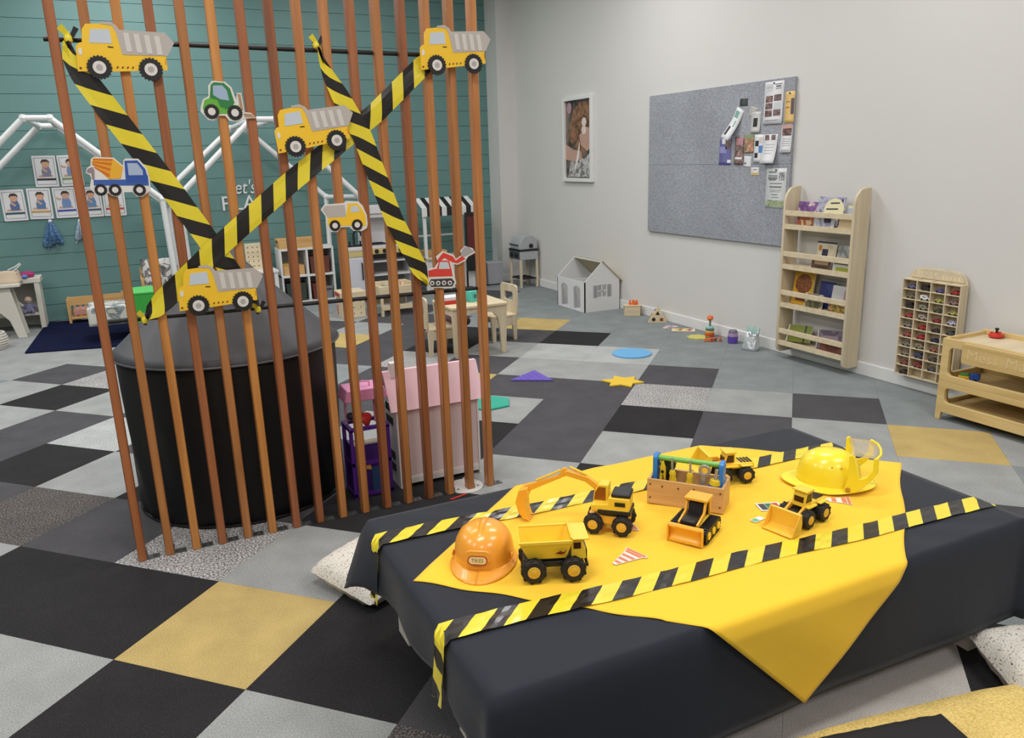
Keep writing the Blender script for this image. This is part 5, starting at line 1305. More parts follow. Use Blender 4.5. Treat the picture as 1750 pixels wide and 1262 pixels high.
MB().lathe([(0, .0006), (.038, .0006), (.042, .05), (.042, .058), (0, .058)], 24).build('purple_cup', M('cup purple', (92, 70, 160), .4), jr)
MB().lathe([(.04, .058), (.04, .075), (.038, .085), (0, .085)], 24).build('mauve_cup', M('cup mauve', (170, 140, 180), .4), jr)
MB().lathe([(.036, .085), (.034, .1), (.028, .108), (0, .108)], 24).build('grey_lid', M('cup grey', (110, 104, 116), .4), jr)
gb = thing('foil_bag', 'crumpled silver foil gift bag with tissue leaning by the skirting', 'bag', (4.46, 2.085, 0), math.radians(15))
def bagf(u, v):
    a = 2 * PI * u; wv = .065 * (1 - .35 * v); dv = .04 * (1 - .3 * v)
    sq = 1 / max(abs(math.cos(a)), abs(math.sin(a))) ** .6
    cr__ = .006 * math.sin(a * 7 + v * 9) * v
    return (dv * math.cos(a) * sq + cr__ + .03 * v, wv * math.sin(a) * sq + cr__, .002 + .135 * v + .01 * math.sin(3 * a) * v)
MB().grid(bagf, 32, 8).build('bag_body', M('silver foil', (196, 200, 202), .28, .12, 25, metal=.55, bump=.6, bscale=40), gb, solid=.001)
MB().prism([(-.04, .09), (.0, .10), (.04, .09), (.07, .15), (.045, .185), (.02, .15), (.0, .19), (-.03, .15), (-.05, .175)], -.006, .006, T(.04, 0, 0) @ RZ(PI / 2) @ XZ).build('tissue', M('mint tissue', (170, 204, 196), .7, .06), gb, bevel=.002)
MB().bx(-.02, .04, -.04, .04, .003, .10).build('bag_content', M('pale wrap', (200, 206, 206), .5), gb)

# ------------------------------------------------------------------ coloured floor shapes
def floor_shape(name, label, pts, col, zz=.012, extra=None):
    cx = sum(p[0] for p in pts) / len(pts); cy = sum(p[1] for p in pts) / len(pts)
    t_ = thing(name, label, 'floor mat', (cx, cy, 0), group='coloured floor shapes')
    MB().prism([(p[0] - cx, p[1] - cy) for p in pts], .0006, zz).build('mat_body', M('mat %d %d %d' % col, col, .5, .05, 10, bump=.1, bscale=90), t_, bevel=.002)
    return t_, cx, cy
floor_shape('blue_circle_mat', 'round light blue floor mat on the grey carpet', [(3.615 + .15 * math.cos(2 * PI * k / 36), 2.46 + .15 * math.sin(2 * PI * k / 36)) for k in range(36)], (104, 172, 220))
t_, cx, cy = floor_shape('purple_triangle_mat', 'purple triangular floor mat on the carpet beyond the screen', [(2.475, 2.255), (2.725, 2.10), (2.735, 2.40)], (104, 84, 180))
for k in range(5):
    f0 = .12 + .17 * k
    a = Vector((2.475, 2.255)).lerp(Vector((2.735, 2.40)), f0); b = Vector((2.475, 2.255)).lerp(Vector((2.725, 2.10)), f0)
    m1 = a.lerp(b, .08); m2 = a.lerp(b, .92)
    MB().tube([(m1.x - cx, m1.y - cy, .012), (m2.x - cx, m2.y - cy, .012)], .0035, 6).build('ridge', M('mat 104 84 180', (104, 84, 180), .5), t_)
floor_shape('yellow_star_mat', 'yellow star shaped floor mat on the dark carpet tile', [(3.115 + (.145 if k % 2 == 0 else .085) * math.cos(k * PI / 6 + .35), 1.83 + (.145 if k % 2 == 0 else .085) * math.sin(k * PI / 6 + .35)) for k in range(12)], (228, 190, 50))
floor_shape('teal_hexagon_mat', 'teal hexagonal floor mat half behind the rightmost slat', [(2.125 + .155 * math.cos(k * PI / 3 + .1), 1.86 + .155 * math.sin(k * PI / 3 + .1)) for k in range(6)], (46, 166, 142))

# ------------------------------------------------------------------ teal wall: lettering, cards, aprons, pipe frames
lw = thing('wall_lettering', 'white lettering reading let\'s PLAY on the teal wall', 'lettering', (1.45, 6.768, 1.1))
text_mesh(MB(), 'PLAY', .205, T(0, -.006, .005) @ XZ, .006, fit=(.50, .15)).build('capital_letters', m_white, lw)
text_mesh(MB(), "let's", .20, T(-.01, -.006, .175) @ XZ, .004, shear=.25, fit=(.26, .15)).build('script_letters', m_white, lw)

m_lam = M('laminated card', (222, 222, 224), .25, .02)
m_skin = M('printed skin', (206, 160, 134), .5); m_hairp = M('printed hair', (58, 44, 40), .5)
def sign_card(label, x, z, cap, shirt, arm):
    wd, ht = .205, .30
    t_ = thing('sign_card', label, 'picture card', (x, 6.767, z), group='laminated picture cards on the teal wall', rot=(0, .02 * math.sin(x * 9), 0))
    MB().prism(rrect(-wd / 2, wd / 2, -ht / 2, ht / 2, .008), -.006, .0, XZ).build('laminate', m_lam, t_)
    mc = M('caption %d %d %d' % cap, cap, .4)
    MB().ring([(-.086, -.128), (.086, -.128), (.086, .13), (-.086, .13)], [(-.082, -.124), (.082, -.124), (.082, .126), (-.082, .126)], .0002, .0014, XZ).build('border', M('card border', (120, 124, 140), .5), t_)
    MB().prism([(-.082, -.088), (.082, -.088), (.082, -.068), (-.082, -.068)], .0002, .0016, XZ).build('caption_strip', mc, t_)
    MB().prism([(-.072, -.055), (-.02, -.058), (.06, -.055), (.064, -.04), (.02, -.03), (-.06, -.038)], .0002, .0014, XZ).build('legs', m_skin, t_)
    MB().prism([(-.03, -.05), (.045, -.05), (.05, .0), (.035, .045), (-.02, .045), (-.034, .0)], .0004, .002, XZ).build('shirt', M('card shirt %d %d %d' % shirt, shirt, .5), t_)
    MB().prism(arm, .0006, .0026, XZ).build('arm', m_skin, t_)
    MB().prism(circle(.008, .07, .034, 16, .036), .0006, .0022, XZ).build('face', m_skin, t_)
    MB().prism([(-.028, .072), (-.03, .092), (-.012, .114), (.024, .114), (.044, .094), (.042, .074), (.03, .09), (-.014, .09)], .0008, .003, XZ).build('hair', m_hairp, t_)
a1 = [(-.03, .02), (-.02, .04), (.02, .0), (.01, -.012)]; a2 = [(-.03, .03), (-.07, .03), (-.078, .055), (-.066, .06), (-.056, .046), (-.03, .045)]
sign_card('picture card with a black caption strip at the left of the upper pair', -.42, 1.50, (44, 44, 66), (126, 126, 150), a1)
sign_card('picture card with a green caption strip at the right of the upper pair', -.20, 1.50, (120, 150, 96), (120, 140, 176), a2)
sign_card('picture card with a dark teal caption strip at the left end of the lower row', -.74, 1.185, (52, 86, 92), (86, 106, 150), a1)
sign_card('picture card with an ochre caption strip in the lower row', -.515, 1.19, (190, 156, 90), (84, 118, 160), a1)
sign_card('picture card with a blue caption strip in the lower row', -.29, 1.19, (60, 76, 160), (110, 140, 186), a2)
sign_card('picture card with a slate caption strip behind the first slat', -.065, 1.185, (70, 90, 100), (96, 136, 176), a1)
sign_card('picture card with a red caption strip at the right end of the lower row', .15, 1.185, (196, 70, 60), (200, 180, 190), a1)

m_apr = PRINT('blue print cotton', [(58, 92, 134), (84, 124, 166), (120, 156, 190)], 60, .8)
m_apr2 = PRINT('pale print cotton', [(120, 152, 182), (196, 206, 214), (150, 178, 200)], 50, .8)
def hung(label, x, ztop, h, wd, mat, group='cloths hung on wall hooks'):
    t_ = thing('hung_cloth', label, 'cloth', (x, 6.765, ztop), group=group)
    def fn(u, v):
        a = PI * u; r = .012 + (wd / 2 - .012) * min(1, v * 1.15) ** .8 * (1 - .25 * max(0, v - .8) * 5 * abs(math.sin(5 * u)))
        return (-r * math.cos(a), -.006 - (.02 + .05 * math.sin(PI * min(1, v))) * math.sin(a) * (1 + .3 * math.sin(a * 9)), -h * v - .02 * math.sin(7 * u) * v)
    MB().grid(fn, 40, 14).build('cloth_folds', mat, t_, solid=.003, smooth=80)
    MB().lathe([(0, 0), (.018, 0), (.018, .006), (.008, .01), (.008, .03), (.012, .034), (0, .036)], 12, RX(PI / 2)).build('hook', m_white, t_)
    for s_ in (-.06, .02): MB().tube([(s_, -.02, -h * .9), (s_ + .01, -.018, -h * 1.1), (s_ - .01, -.015, -h * 1.25)], .004, 6).build('tie_string', mat, t_)
hung('blue patterned cloth bundled on a wall hook under the picture cards', -.455, 1.015, .24, .19, m_apr)
hung('pale blue and white cloth on a wall hook partly behind the first slat', -.19, 1.005, .18, .13, m_apr2)

m_pipe = M('white pvc pipe', (226, 228, 228), .3, .02)
def pipe_house(label, x0, front, back, yf, yb):
    root = thing('pipe_house_frame', label, 'play frame', (x0, (yf + yb) / 2, 0))
    R_ = .028
    for pts, y in ((front, yf), (back, yb)):
        for a, b in zip(pts, pts[1:]):
            MB().tube([(a[0] - x0, y - (yf + yb) / 2, a[1]), (b[0] - x0, y - (yf + yb) / 2, b[1])], R_, 12).build('pipe', m_pipe, root)
        for p in pts[1:-1]:
            MB().lathe([(0, -.036), (.026, -.03), (.036, 0), (.026, .03), (0, .036)], 12, T(p[0] - x0, y - (yf + yb) / 2, p[1])).build('elbow', m_pipe, root)
    for p, q in zip(front[1:-1], back[1:-1]):
        MB().tube([(p[0] - x0, yf - (yf + yb) / 2, p[1]), (q[0] - x0, yb - (yf + yb) / 2, q[1])], R_ * .9, 12).build('cross_pipe', m_pipe, root)
    return root
pipe_house('white pipe house frame against the teal wall over the navy mat at left', -.36,
           [(-1.28, .02), (-1.26, 1.2), (-.47, 1.96), (-.26, 1.96), (.575, 1.21), (.61, .02)], [(-1.26, .02), (-1.24, 1.12), (-.40, 1.92), (-.25, 1.92), (.64, 1.12), (.69, .02)], 6.0, 6.6)
pipe_house('white pipe house frame over the shelves behind the middle of the screen', 1.5,
           [(.69, .02), (.66, 1.16), (1.49, 1.94), (1.72, 1.94), (2.53, 1.14), (2.33, .9)][:5] + [(2.57, .02)], [(.79, .02), (.76, 1.36), (1.36, 1.88), (1.51, 1.87), (2.30, 1.13), (2.29, .02)], 6.03, 6.62)

# ------------------------------------------------------------------ far left furniture
ww = M('white furniture', (214, 210, 198), .5, .03)
wt_ = thing('white_arch_table', 'white play table with an arched side panel at the left edge', 'table', (-1.25, 6.1, 0))
out = [(-.47, 0), (-.40, 0), (-.40, 0)]
pan = [(.50, 0), (.43, 0)] + [(.28 * math.cos(PI * k / 12) + .13 - .0, .0 + .27 * math.sin(PI * k / 12) ** .6) for k in range(0, 13)][::1] + [(-.24, 0), (-.40, 0), (-.32, .48), (.435, .48)]
for y in (-.1, .12): MB().prism([(.505, 0), (.43, 0), (.385, .17), (.33, .24), (.25, .265), (-.05, .265), (-.13, .24), (-.18, .17), (-.22, 0), (-.30, 0), (-.22, .48), (.43, .48)], -y - .02, -y, XZ).build('side_panel', ww, wt_, bevel=.004)
MB().bx(-.32, .52, -.14, .18, .48, .51).build('tabletop', ww, wt_, bevel=.005)
ws = thing('white_cubby', 'white open cubby shelf holding dolls behind the arched table', 'shelf', (-.95, 6.53, 0))
MB().bx(-.5, .35, -.13, .13, .455, .505).build('top', ww, ws, bevel=.004)
for x in (-.5, .29): MB().bx(x, x + .045, -.125, .125, .0, .455).build('side', ww, ws, bevel=.003)
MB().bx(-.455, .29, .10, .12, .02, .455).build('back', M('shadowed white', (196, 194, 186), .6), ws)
MB().bx(-.455, .29, -.12, .10, .14, .165).build('shelf', ww, ws)
def rag_doll(label, loc, body, head, legs, sc=1.0):
    t_ = thing('rag_doll', label, 'doll', loc, 0, 'dolls in the white cubby')
    MB().lathe([(0, 0), (.06 * sc, .01), (.055 * sc, .06 * sc), (.03 * sc, .12 * sc), (0, .125 * sc)], 14).build('torso', body, t_)
    MB().lathe([(0, .11 * sc), (.035 * sc, .125 * sc), (.045 * sc, .155 * sc), (.03 * sc, .19 * sc), (0, .2 * sc)], 14).build('head', head, t_)
    for s_ in (-1, 1):
        MB().tube([(s_ * .03 * sc, -.03, .03 * sc), (s_ * .045 * sc, -.085, .025 * sc), (s_ * .05 * sc, -.12, .018 * sc)], [.02 * sc, .018 * sc, .014 * sc], 8).build('leg', legs, t_)
        MB().tube([(s_ * .035 * sc, 0, .1 * sc), (s_ * .075 * sc, -.02, .06 * sc)], [.014 * sc, .012 * sc], 8).build('arm', body, t_)
rag_doll('grey and white rag doll slumped in the white cubby', (-.87, 6.44, .1658), M('doll cream', (190, 184, 172), .8), M('doll brown', (120, 96, 84), .8), M('doll pale', (200, 196, 186), .8), 1.15)
rag_doll('blue grey rag doll at the right in the white cubby', (-.735, 6.44, .1658), M('doll slate', (112, 112, 140), .8), M('doll beige', (186, 164, 146), .8), M('doll slate', (112, 112, 140), .8), .8)
bg_ = thing('cloth_bag', 'cream cloth bag with a white loop handle on the arched table', 'bag', (-.83, 6.08, .5103))
def bagc(u, v):
    a = 2 * PI * u
    return ((.115 - .02 * v) * math.cos(a) * (1 + .06 * math.sin(5 * a)), (.07 - .03 * v) * math.sin(a), .11 * v + .008 * math.sin(3 * a) * v)
MB().grid(bagc, 30, 6).build('bag_body', M('cream canvas', (206, 186, 162), .8, .08, 20), bg_, solid=.003)
MB().bx(-.085, .085, -.03, .03, .004, .09).build('bag_filling', M('patterned filling', (190, 150, 130), .8, .25, 40), bg_)
MB().tube([(.05, -.02, .1), (.09, -.02, .13), (.13, -.02, .165), (.125, -.02, .175), (.08, -.02, .145), (.02, -.02, .12)], .006, 8).build('loop_handle', m_white, bg_)
st_ = thing('soft_toy', 'magenta and blue soft toy lying on the white cubby', 'soft toy', (-.705, 6.47, .5052))
MB().lathe([(0, 0), (.04, .006), (.05, .03), (.035, .055), (0, .06)], 14, None, 0, 1.3, .9).build('toy_body', M('magenta plush', (166, 54, 104), .9), st_)
MB().lathe([(0, 0), (.025, .004), (.03, .018), (.02, .032), (0, .036)], 12, T(-.02, -.065, 0)).build('toy_paw', M('cornflower plush', (96, 128, 196), .9), st_)
bsk = thing('rope_basket', 'low white rope basket on the carpet at the left edge', 'basket', (-.985, 5.60, 0))
bp_ = MB()
for k in range(7):
    r_k = .105 + .022 * math.sin(PI * (k + .5) / 7)
    bp_.tube([(r_k * math.cos(2 * PI * q / 30), r_k * math.sin(2 * PI * q / 30), .0115 + .021 * k) for q in range(30)], .0112, 7, closed=True)
bp_.build('rope_coils', M('white rope', (206, 200, 190), .9, .06, 60, bump=.4, bscale=200), bsk)
MB().lathe([(0, .004), (.104, .004), (.104, .012), (0, .012)], 24).build('base', M('white rope', (206, 200, 190), .9), bsk)
nm_ = MB().prism([(-.70, 5.21), (.62, 4.92), (.66, 6.48), (-.635, 6.70)], .0006, .014).build('navy_mat', M('navy fleece', (24, 29, 56), .95, .15, 12, bump=.4, bscale=120, spec=.05), bevel=.003)
tag(nm_, 'dark navy blue mat on the carpet against the teal wall', 'mat')
cb_ = thing('doll_crib', 'small pine doll crib with pink bedding against the teal wall', 'doll crib', (-.155, 6.55, .0142))
for x in (-.25, .25):
    for y in (-.08, .08): MB().bx(x - .012, x + .012, y - .012, y + .012, 0, .26 if x > 0 else .245).build('post', m_pine, cb_, bevel=.002)
for y in (-.08, .08):
    for zz in (.05, .19, .232): MB().bx(-.25, .25, y - .007, y + .007, zz - .010, zz + .010).build('rail', m_pine, cb_)
    for k in range(9): MB().tube([(-.2 + .05 * k, y, .06), (-.2 + .05 * k, y, .185)], .006, 6).build('spindle', m_pine, cb_)
MB().bx(-.236, .236, -.07, .07, .05, .062).build('slat_base', m_pine, cb_)
MB().bx(-.22, -.01, -.06, .06, .062, .14).build('pink_bedding', M('pink bedding', (216, 156, 160), .9, .12, 20), cb_, bevel=.02)
bn = thing('floral_bench', 'low bench under a white grey floral blanket in front of the crib', 'bench', (.17, 5.46, 0))
m_flor = PRINT('grey floral cotton', [(206, 204, 196), (212, 210, 202), (150, 156, 158), (120, 128, 132), (196, 190, 176)], 9, .85)
MB().bx(-.33, .34, -.2, .2, .29, .318).build('seat_board', M('brown wood', (96, 66, 48), .6), bn)
for x in (-.26, .27):
    for y in (-.15, .15): MB().bx(x - .02, x + .02, y - .02, y + .02, .0142, .29).build('leg', M('brown wood', (96, 66, 48), .6), bn)
def blank(u, v):
    # sheet over the bench: long sides hang down front and back
    s = (v - .5) * .74
    yy = max(-.215, min(.215, s)); drop = max(0, abs(s) - .215)
    return (-.355 + .71 * u, yy * 1.01 + .008 * math.sin(u * 20) * (drop > 0), .322 + .006 * math.sin(u * 13) * math.sin(v * 11) - drop)
MB().grid(blank, 24, 24).build('blanket', m_flor, bn, solid=.005, smooth=60)
gx = thing('green_box', 'bright green cardboard box between the floral bench and the tent', 'box', (.385, 4.80, .0142))
MB().bx(-.19, .17, -.19, .16, 0, .49).build('box_body', M('grass green card', (44, 150, 52), .6, .04), gx, bevel=.003)
MB().bx(-.195, .175, -.195, .165, .49, .505).build('box_lid', M('light green card', (84, 186, 92), .6, .04), gx, bevel=.003)
ac = thing('cushioned_chair', 'small pine armchair with a grey floral cushion beside the pipe posts', 'chair', (.47, 6.33, .0142))
for x in (-.17, .17):
    for y in (-.13, .13): MB().bx(x - .014, x + .014, y - .014, y + .014, 0, .5 if y > 0 else .40).build('leg', m_pine, ac)
MB().bx(-.17, .17, -.14, .14, .25, .275).build('seat', m_pine, ac)
for x in (-.17, .17): MB().bx(x - .016, x + .016, -.14, .14, .395, .415).build('armrest', m_pine, ac)
cc = pillow(MB(), .33, .30, .12, e=.4, Mx=T(0, -.02, .45) @ RX(PI / 2 - .25)).build('back_cushion', PRINT('dark floral', [(196, 194, 190), (206, 204, 200), (120, 118, 116), (86, 84, 84)], 16, .85), ac, smooth=80)
MB().bx(-.15, .15, -.13, .12, .276, .33).build('seat_cushion', m_flor, ac, bevel=.02)

# ------------------------------------------------------------------ shelves and play kitchen behind the screen
lt_ = thing('low_white_table', 'low white table carrying the perforated board behind the tent', 'table', (1.25, 6.42, 0))
MB().bx(-.33, .39, -.17, .18, .375, .40).build('tabletop', m_white, lt_, bevel=.003)
for x in (-.3, .36):
    for y in (-.14, .15): MB().bx(x - .02, x + .02, y - .02, y + .02, 0, .375).build('leg', m_white, lt_)
pg = thing('perforated_board', 'pale wooden perforated board standing on the low white table', 'peg board', (1.465, 6.47, .4003))
MB().bx(-.125, .135, -.01, .01, 0, .285).build('board', m_plyx, pg, bevel=.002)
MB().bx(-.1, .1, .01, .07, 0, .012).build('foot', m_plyx, pg)
hl_ = MB()
for i in range(5):
    for j in range(5): hl_.lathe([(0, 0), (.0065, 0), (0, .0004)], 8, T(-.095 + .05 * i, -.0102, .04 + .05 * j) @ RX(PI / 2))
ho = hl_.build('peg_holes', m_shadowcav, pg)
ho['kind'] = 'stuff'
cs = thing('cube_shelf', 'white two by two cube shelf behind the middle slats', 'shelf', (1.975, 6.36, 0))
for zz in (0, .29, .583): MB().bx(-.295, .295, 0, .3, zz, zz + .022).build('board', m_white, cs, bevel=.001)
for x in (-.295, -.011, .273): MB().bx(x, x + .022, .002, .3, .022, .583).build('upright', m_white, cs, bevel=.001)
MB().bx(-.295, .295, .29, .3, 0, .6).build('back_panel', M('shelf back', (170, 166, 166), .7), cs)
wt2 = thing('wooden_tray', 'pale pine tray on top of the white cube shelf', 'tray', (1.90, 6.50, .6053))
MB().hopper((-.21, .21, -.12, .12), (-.215, .215, -.125, .125), 0, .1, .01).build('tray_body', m_pine, wt2, bevel=.002)
for x in (-.217, .2145): MB().bx(x, x + .0025, -.04, .04, .06, .08).build('hand_slot', m_shadowcav, wt2)
hb = thing('wooden_house_block', 'yellow wooden house block with an arch in the upper left cube', 'toy house', (1.80, 6.46, .3122))
MB().prism([(-.085, 0), (-.02, 0), (-.02, .0)] + [(-.0 - .03 * math.cos(PI * k / 8) + .01, .03 * math.sin(PI * k / 8)) for k in range(9)] + [(.085, 0), (.085, .1), (-.085, .1)], -.05, .05, XZ).build('arch_block', m_pine, hb, bevel=.002)
MB().prism([(-.09, .1), (.02, .1), (.02, .13), (-.09, .13)], -.05, .05, XZ).build('roof_block', M('gold wood', (196, 158, 66), .5), hb, bevel=.002)
wb2 = thing('wooden_box', 'small pine box beside the house block in the upper left cube', 'box', (1.915, 6.47, .3122))
MB().hopper((-.032, .032, -.05, .05), (-.032, .032, -.05, .05), 0, .105, .006).build('box_body', m_pine, wb2, bevel=.001)
MB().bx(-.028, .028, -.046, .046, .007, .08).build('box_contents', m_toyY, wb2)
def bin_(label, x, z, wd, ht, col):
    t_ = thing('fabric_bin', label, 'storage bin', (x, 6.47, z), 0, 'bins in the cube shelf')
    MB().hopper((-wd / 2 + .01, wd / 2 - .01, -.08, .1), (-wd / 2, wd / 2, -.085, .105), 0, ht, .005).build('bin_body', M('bin %d %d %d' % col, col, .8, .15, 25, bump=.3, bscale=90), t_, bevel=.003)
    MB().bx(-.03, .03, -.0885, -.084, ht * .7, ht * .78).build('bin_handle', m_shadowcav, t_)
bin_('red brown bin in the upper right cube of the white shelf', 2.115, .3122, .22, .19, (104, 58, 46))
bin_('dark green bin in the lower left cube of the white shelf', 1.835, .0222, .22, .2, (54, 66, 60))
bin_('grey bin at the right in the lower right cube of the white shelf', 2.19, .0222, .09, .14, (124, 128, 132))
bin_('maroon bin at the left in the lower right cube of the white shelf', 2.075, .0222, .13, .18, (110, 54, 46))
pc = thing('perforated_cube', 'pale wooden perforated cube with a red lined lid on the carpet', 'toy cube', (2.15, 5.28, 0), math.radians(0))
MB().bx(-.115, .115, -.115, .115, .0006, .205).build('cube_body', m_plyx, pc, bevel=.003)
MB().bx(-.13, .13, -.13, .13, .205, .262).build('cube_lid', m_plyx, pc, bevel=.003)
MB().bx(-.1312, -.1292, -.1, .1, .215, .25).build('lid_lining', m_red, pc)
MB().prism([(-.10, .02), (-.06, .02), (-.06, .11), (-.075, .12), (-.10, .11)], .1152, .1162, RZ(-PI / 2) @ XZ).build('red_arch', m_red, pc)
hl_ = MB()
for i in range(3):
    for j in range(3): hl_.lathe([(0, 0), (.006, 0), (0, .0004)], 8, T(-.07 + .07 * i, -.1152, .045 + .06 * j) @ RX(PI / 2))
hl_.build('peg_holes', m_shadowcav, pc)

pk = thing('play_kitchen', 'white play kitchen with a black tap, cooker hood and knobs', 'play kitchen', (2.70, 6.02, 0))
m_kw = M('kitchen white', (214, 212, 214), .45, .02)
m_kb = M('kitchen beige', (206, 188, 130), .5, .03)
MB().bx(-.34, -.14, .01, .36, .05, .57).build('sink_cabinet', m_kw, pk, bevel=.003)
MB().bx(-.325, -.155, .0, .012, .09, .48).build('cabinet_door', M('kitchen door', (206, 206, 216), .4), pk, bevel=.003)
MB().tube([(-.21, -.002, .25), (-.21, -.02, .26), (-.21, -.02, .42), (-.21, -.002, .43)], .008, 8).build('door_handle', m_blackmat, pk)
MB().bx(-.342, -.14, .0, .36, .50, .565).build('beige_fascia', m_kb, pk, bevel=.002)
MB().bx(-.345, -.135, -.005, .365, .565, .60).build('counter', m_kw, pk, bevel=.003)
MB().bx(-.33, -.15, .09, .13, .60, .622).tube([(-.3, .11, .62), (-.3, .11, .66)], .010, 8).tube([(-.18, .11, .62), (-.18, .11, .66)], .010, 8).tube([(-.25, .11, .62), (-.25, .11, .73), (-.24, .1, .765), (-.21, .08, .775), (-.185, .06, .76), (-.18, .05, .72)], .011, 10).build('tap', m_blackmat, pk)
MB().bx(-.135, -.10, .0, .36, .0, .80).build('divider_post', m_kw, pk, bevel=.002)
MB().bx(-.10, .36, .30, .33, .05, .95).build('back_panel', m_kw, pk)
MB().bx(-.11, .20, .10, .32, .945, 1.03).prism([(-.11, .945), (.20, .945), (.24, .90), (-.11, .90)], -.30, -.12, XZ).build('cooker_hood', m_kw, pk, bevel=.003)
MB().bx(-.10, .37, .0, .34, .58, .605).build('cooker_top', m_kw, pk, bevel=.002)
gr = MB()
for cx_ in (.02, .24):
    for k in range(5): gr.bx(cx_ - .08, cx_ + .08, .05 + .045 * k, .058 + .045 * k, .612, .622)
    for k in range(4): gr.bx(cx_ - .075 + .05 * k, cx_ - .067 + .05 * k, .05, .24, .612, .622)
    for q in (-.075, .07): gr.bx(cx_ + q, cx_ + q + .008, .05, .058, .604, .613); gr.bx(cx_ + q, cx_ + q + .008, .23, .238, .604, .613)
gr.build('grate', m_blackmat, pk)
MB().bx(-.10, .37, -.006, .02, .515, .58).build('knob_panel', m_kb, pk, bevel=.002)
for x in (-.035, .055, .24, .315): MB().lathe([(.024, 0), (.022, .018), (0, .019)], 14, T(x, -.006, .546) @ RX(PI / 2)).build('knob', m_blackmat, pk)
for x in (-.10, .35): MB().bx(x, x + .02, .0, .33, 0, .515).build('oven_side', m_kw, pk)
for zz in (.05, .27, .42): MB().bx(-.08, .35, .02, .32, zz, zz + .016).build('oven_shelf', m_kw, pk)
MB().bx(-.08, .35, .295, .30, .05, .515).build('oven_back', M('oven grey', (130, 130, 128), .6), pk)
sdt = thing('sand_table', 'pale wooden low play tray table filled with loose toys behind the slats', 'play table', (2.59, 5.25, 0))
MB().hopper((-.20, .20, -.2, .2), (-.20, .20, -.2, .2), .19, .30, .018).build('tray', m_plyx, sdt, bevel=.003)
for x in (-.19, .17):
    for y in (-.195, .175): MB().bx(x, x + .025, y, y + .025, 0, .19).build('leg', m_plyx, sdt)
MB().bx(-.19, .195, -.198, -.18, .06, .11).bx(-.19, .195, .18, .198, .06, .11).build('lower_rail', m_plyx, sdt, bevel=.002)
MB().bx(-.18, .18, -.18, .18, .208, .24).build('sand_fill', SPECK('mixed sand', (166, 140, 100), (206, 186, 150), (226, 210, 180), 60, bump=1), sdt)
for k, (x, y, c, lb) in enumerate(((-.1, -.08, (206, 190, 120), 'pale green'), (.05, -.1, (206, 96, 66), 'red'), (.1, .06, (222, 214, 196), 'cream'), (-.05, .08, (190, 200, 190), 'mint'))):
    t_ = thing('toy_scoop', '%s toy scoop lying in the wooden tray table' % lb, 'toy scoop', (2.59 + x, 5.25 + y, .2405), k * 1.3, 'scoops in the tray table')
    MB().hopper((-.03, .03, -.025, .025), (-.04, .04, -.032, .032), 0, .04, .003).build('scoop_bowl', M('scoop %s' % lb, c, .4), t_)
    MB().tube([(.036, 0, .035), (.1, 0, .06)], .007, 8).build('scoop_handle', M('scoop %s' % lb, c, .4), t_)
ms = thing('market_stall', 'white toy market stall with a black and white striped awning', 'play stall', (3.59, 6.18, 0))
for x in (-.31, .27):
    for y in (-.01, .3): MB().bx(x, x + .035, y, y + .035, 0, 1.0).build('post', m_white, ms, bevel=.002)
aw = [(-.33 + .66 * k / 11) for k in range(12)]
for k in range(11):
    mt = m_white if k % 2 == 0 else m_black
    mb = MB().prism([(-.03, .965), (-.03, .975), (.2, 1.075), (.2, 1.065)], aw[k], aw[k + 1], Matrix(((0, 0, 1, 0), (1, 0, 0, 0), (0, 1, 0, 0), (0, 0, 0, 1))))
    mb.bx(aw[k], aw[k + 1], -.036, -.028, .875, .975)
    mb.build('awning_stripe', mt, ms)
MB().bx(-.31, .305, -.03, .33, .38, .405).build('counter', m_ply, ms, bevel=.003)
MB().bx(-.275, .27, .0, .02, .03, .38).build('front_panel', m_white, ms)
MB().bx(-.275, .27, .31, .33, .62, .64).build('rear_rail', m_white, ms)
MB().bx(-.27, .0, .1, .3, .405, .47).build('produce_crate', m_pine, ms, bevel=.003)
kb_ = thing('blackboard', 'tall black framed board with a red panel at the right of the market stall', 'board', (3.84, 6.11, 0), math.radians(-5))
MB().ring([(-.075, .22), (.085, .22), (.085, .90), (-.075, .90)], [(-.055, .40), (.065, .40), (.065, .86), (-.055, .86)], -.01, .01, XZ).build('board_frame', m_blackmat, kb_)
MB().prism([(-.055, .40), (.065, .40), (.065, .86), (-.055, .86)], -.006, .002, XZ).build('board_face', M('dark red chalk', (96, 34, 30), .7, .3, 20), kb_)
for x in (-.07, .07): MB().bx(x - .01, x + .01, -.008, .008, 0, .22).build('board_leg', m_blackmat, kb_)
gc = thing('grey_crate', 'grey storage crate at the end of the teal wall', 'crate', (4.20, 6.38, 0))
MB().hopper((-.1, .1, -.12, .07), (-.105, .105, -.125, .075), .012, .27, .006).build('crate_body', M('grey fabric', (168, 168, 174), .7, .06), gc, bevel=.003)
MB().bx(-.107, .107, -.127, .077, .26, .275).build('crate_lid', M('grey fabric lid', (180, 180, 186), .7, .06), gc, bevel=.003)
for x in (-.09, .09): MB().bx(x - .01, x + .01, -.11, .06, 0, .012).build('crate_foot', m_black, gc)

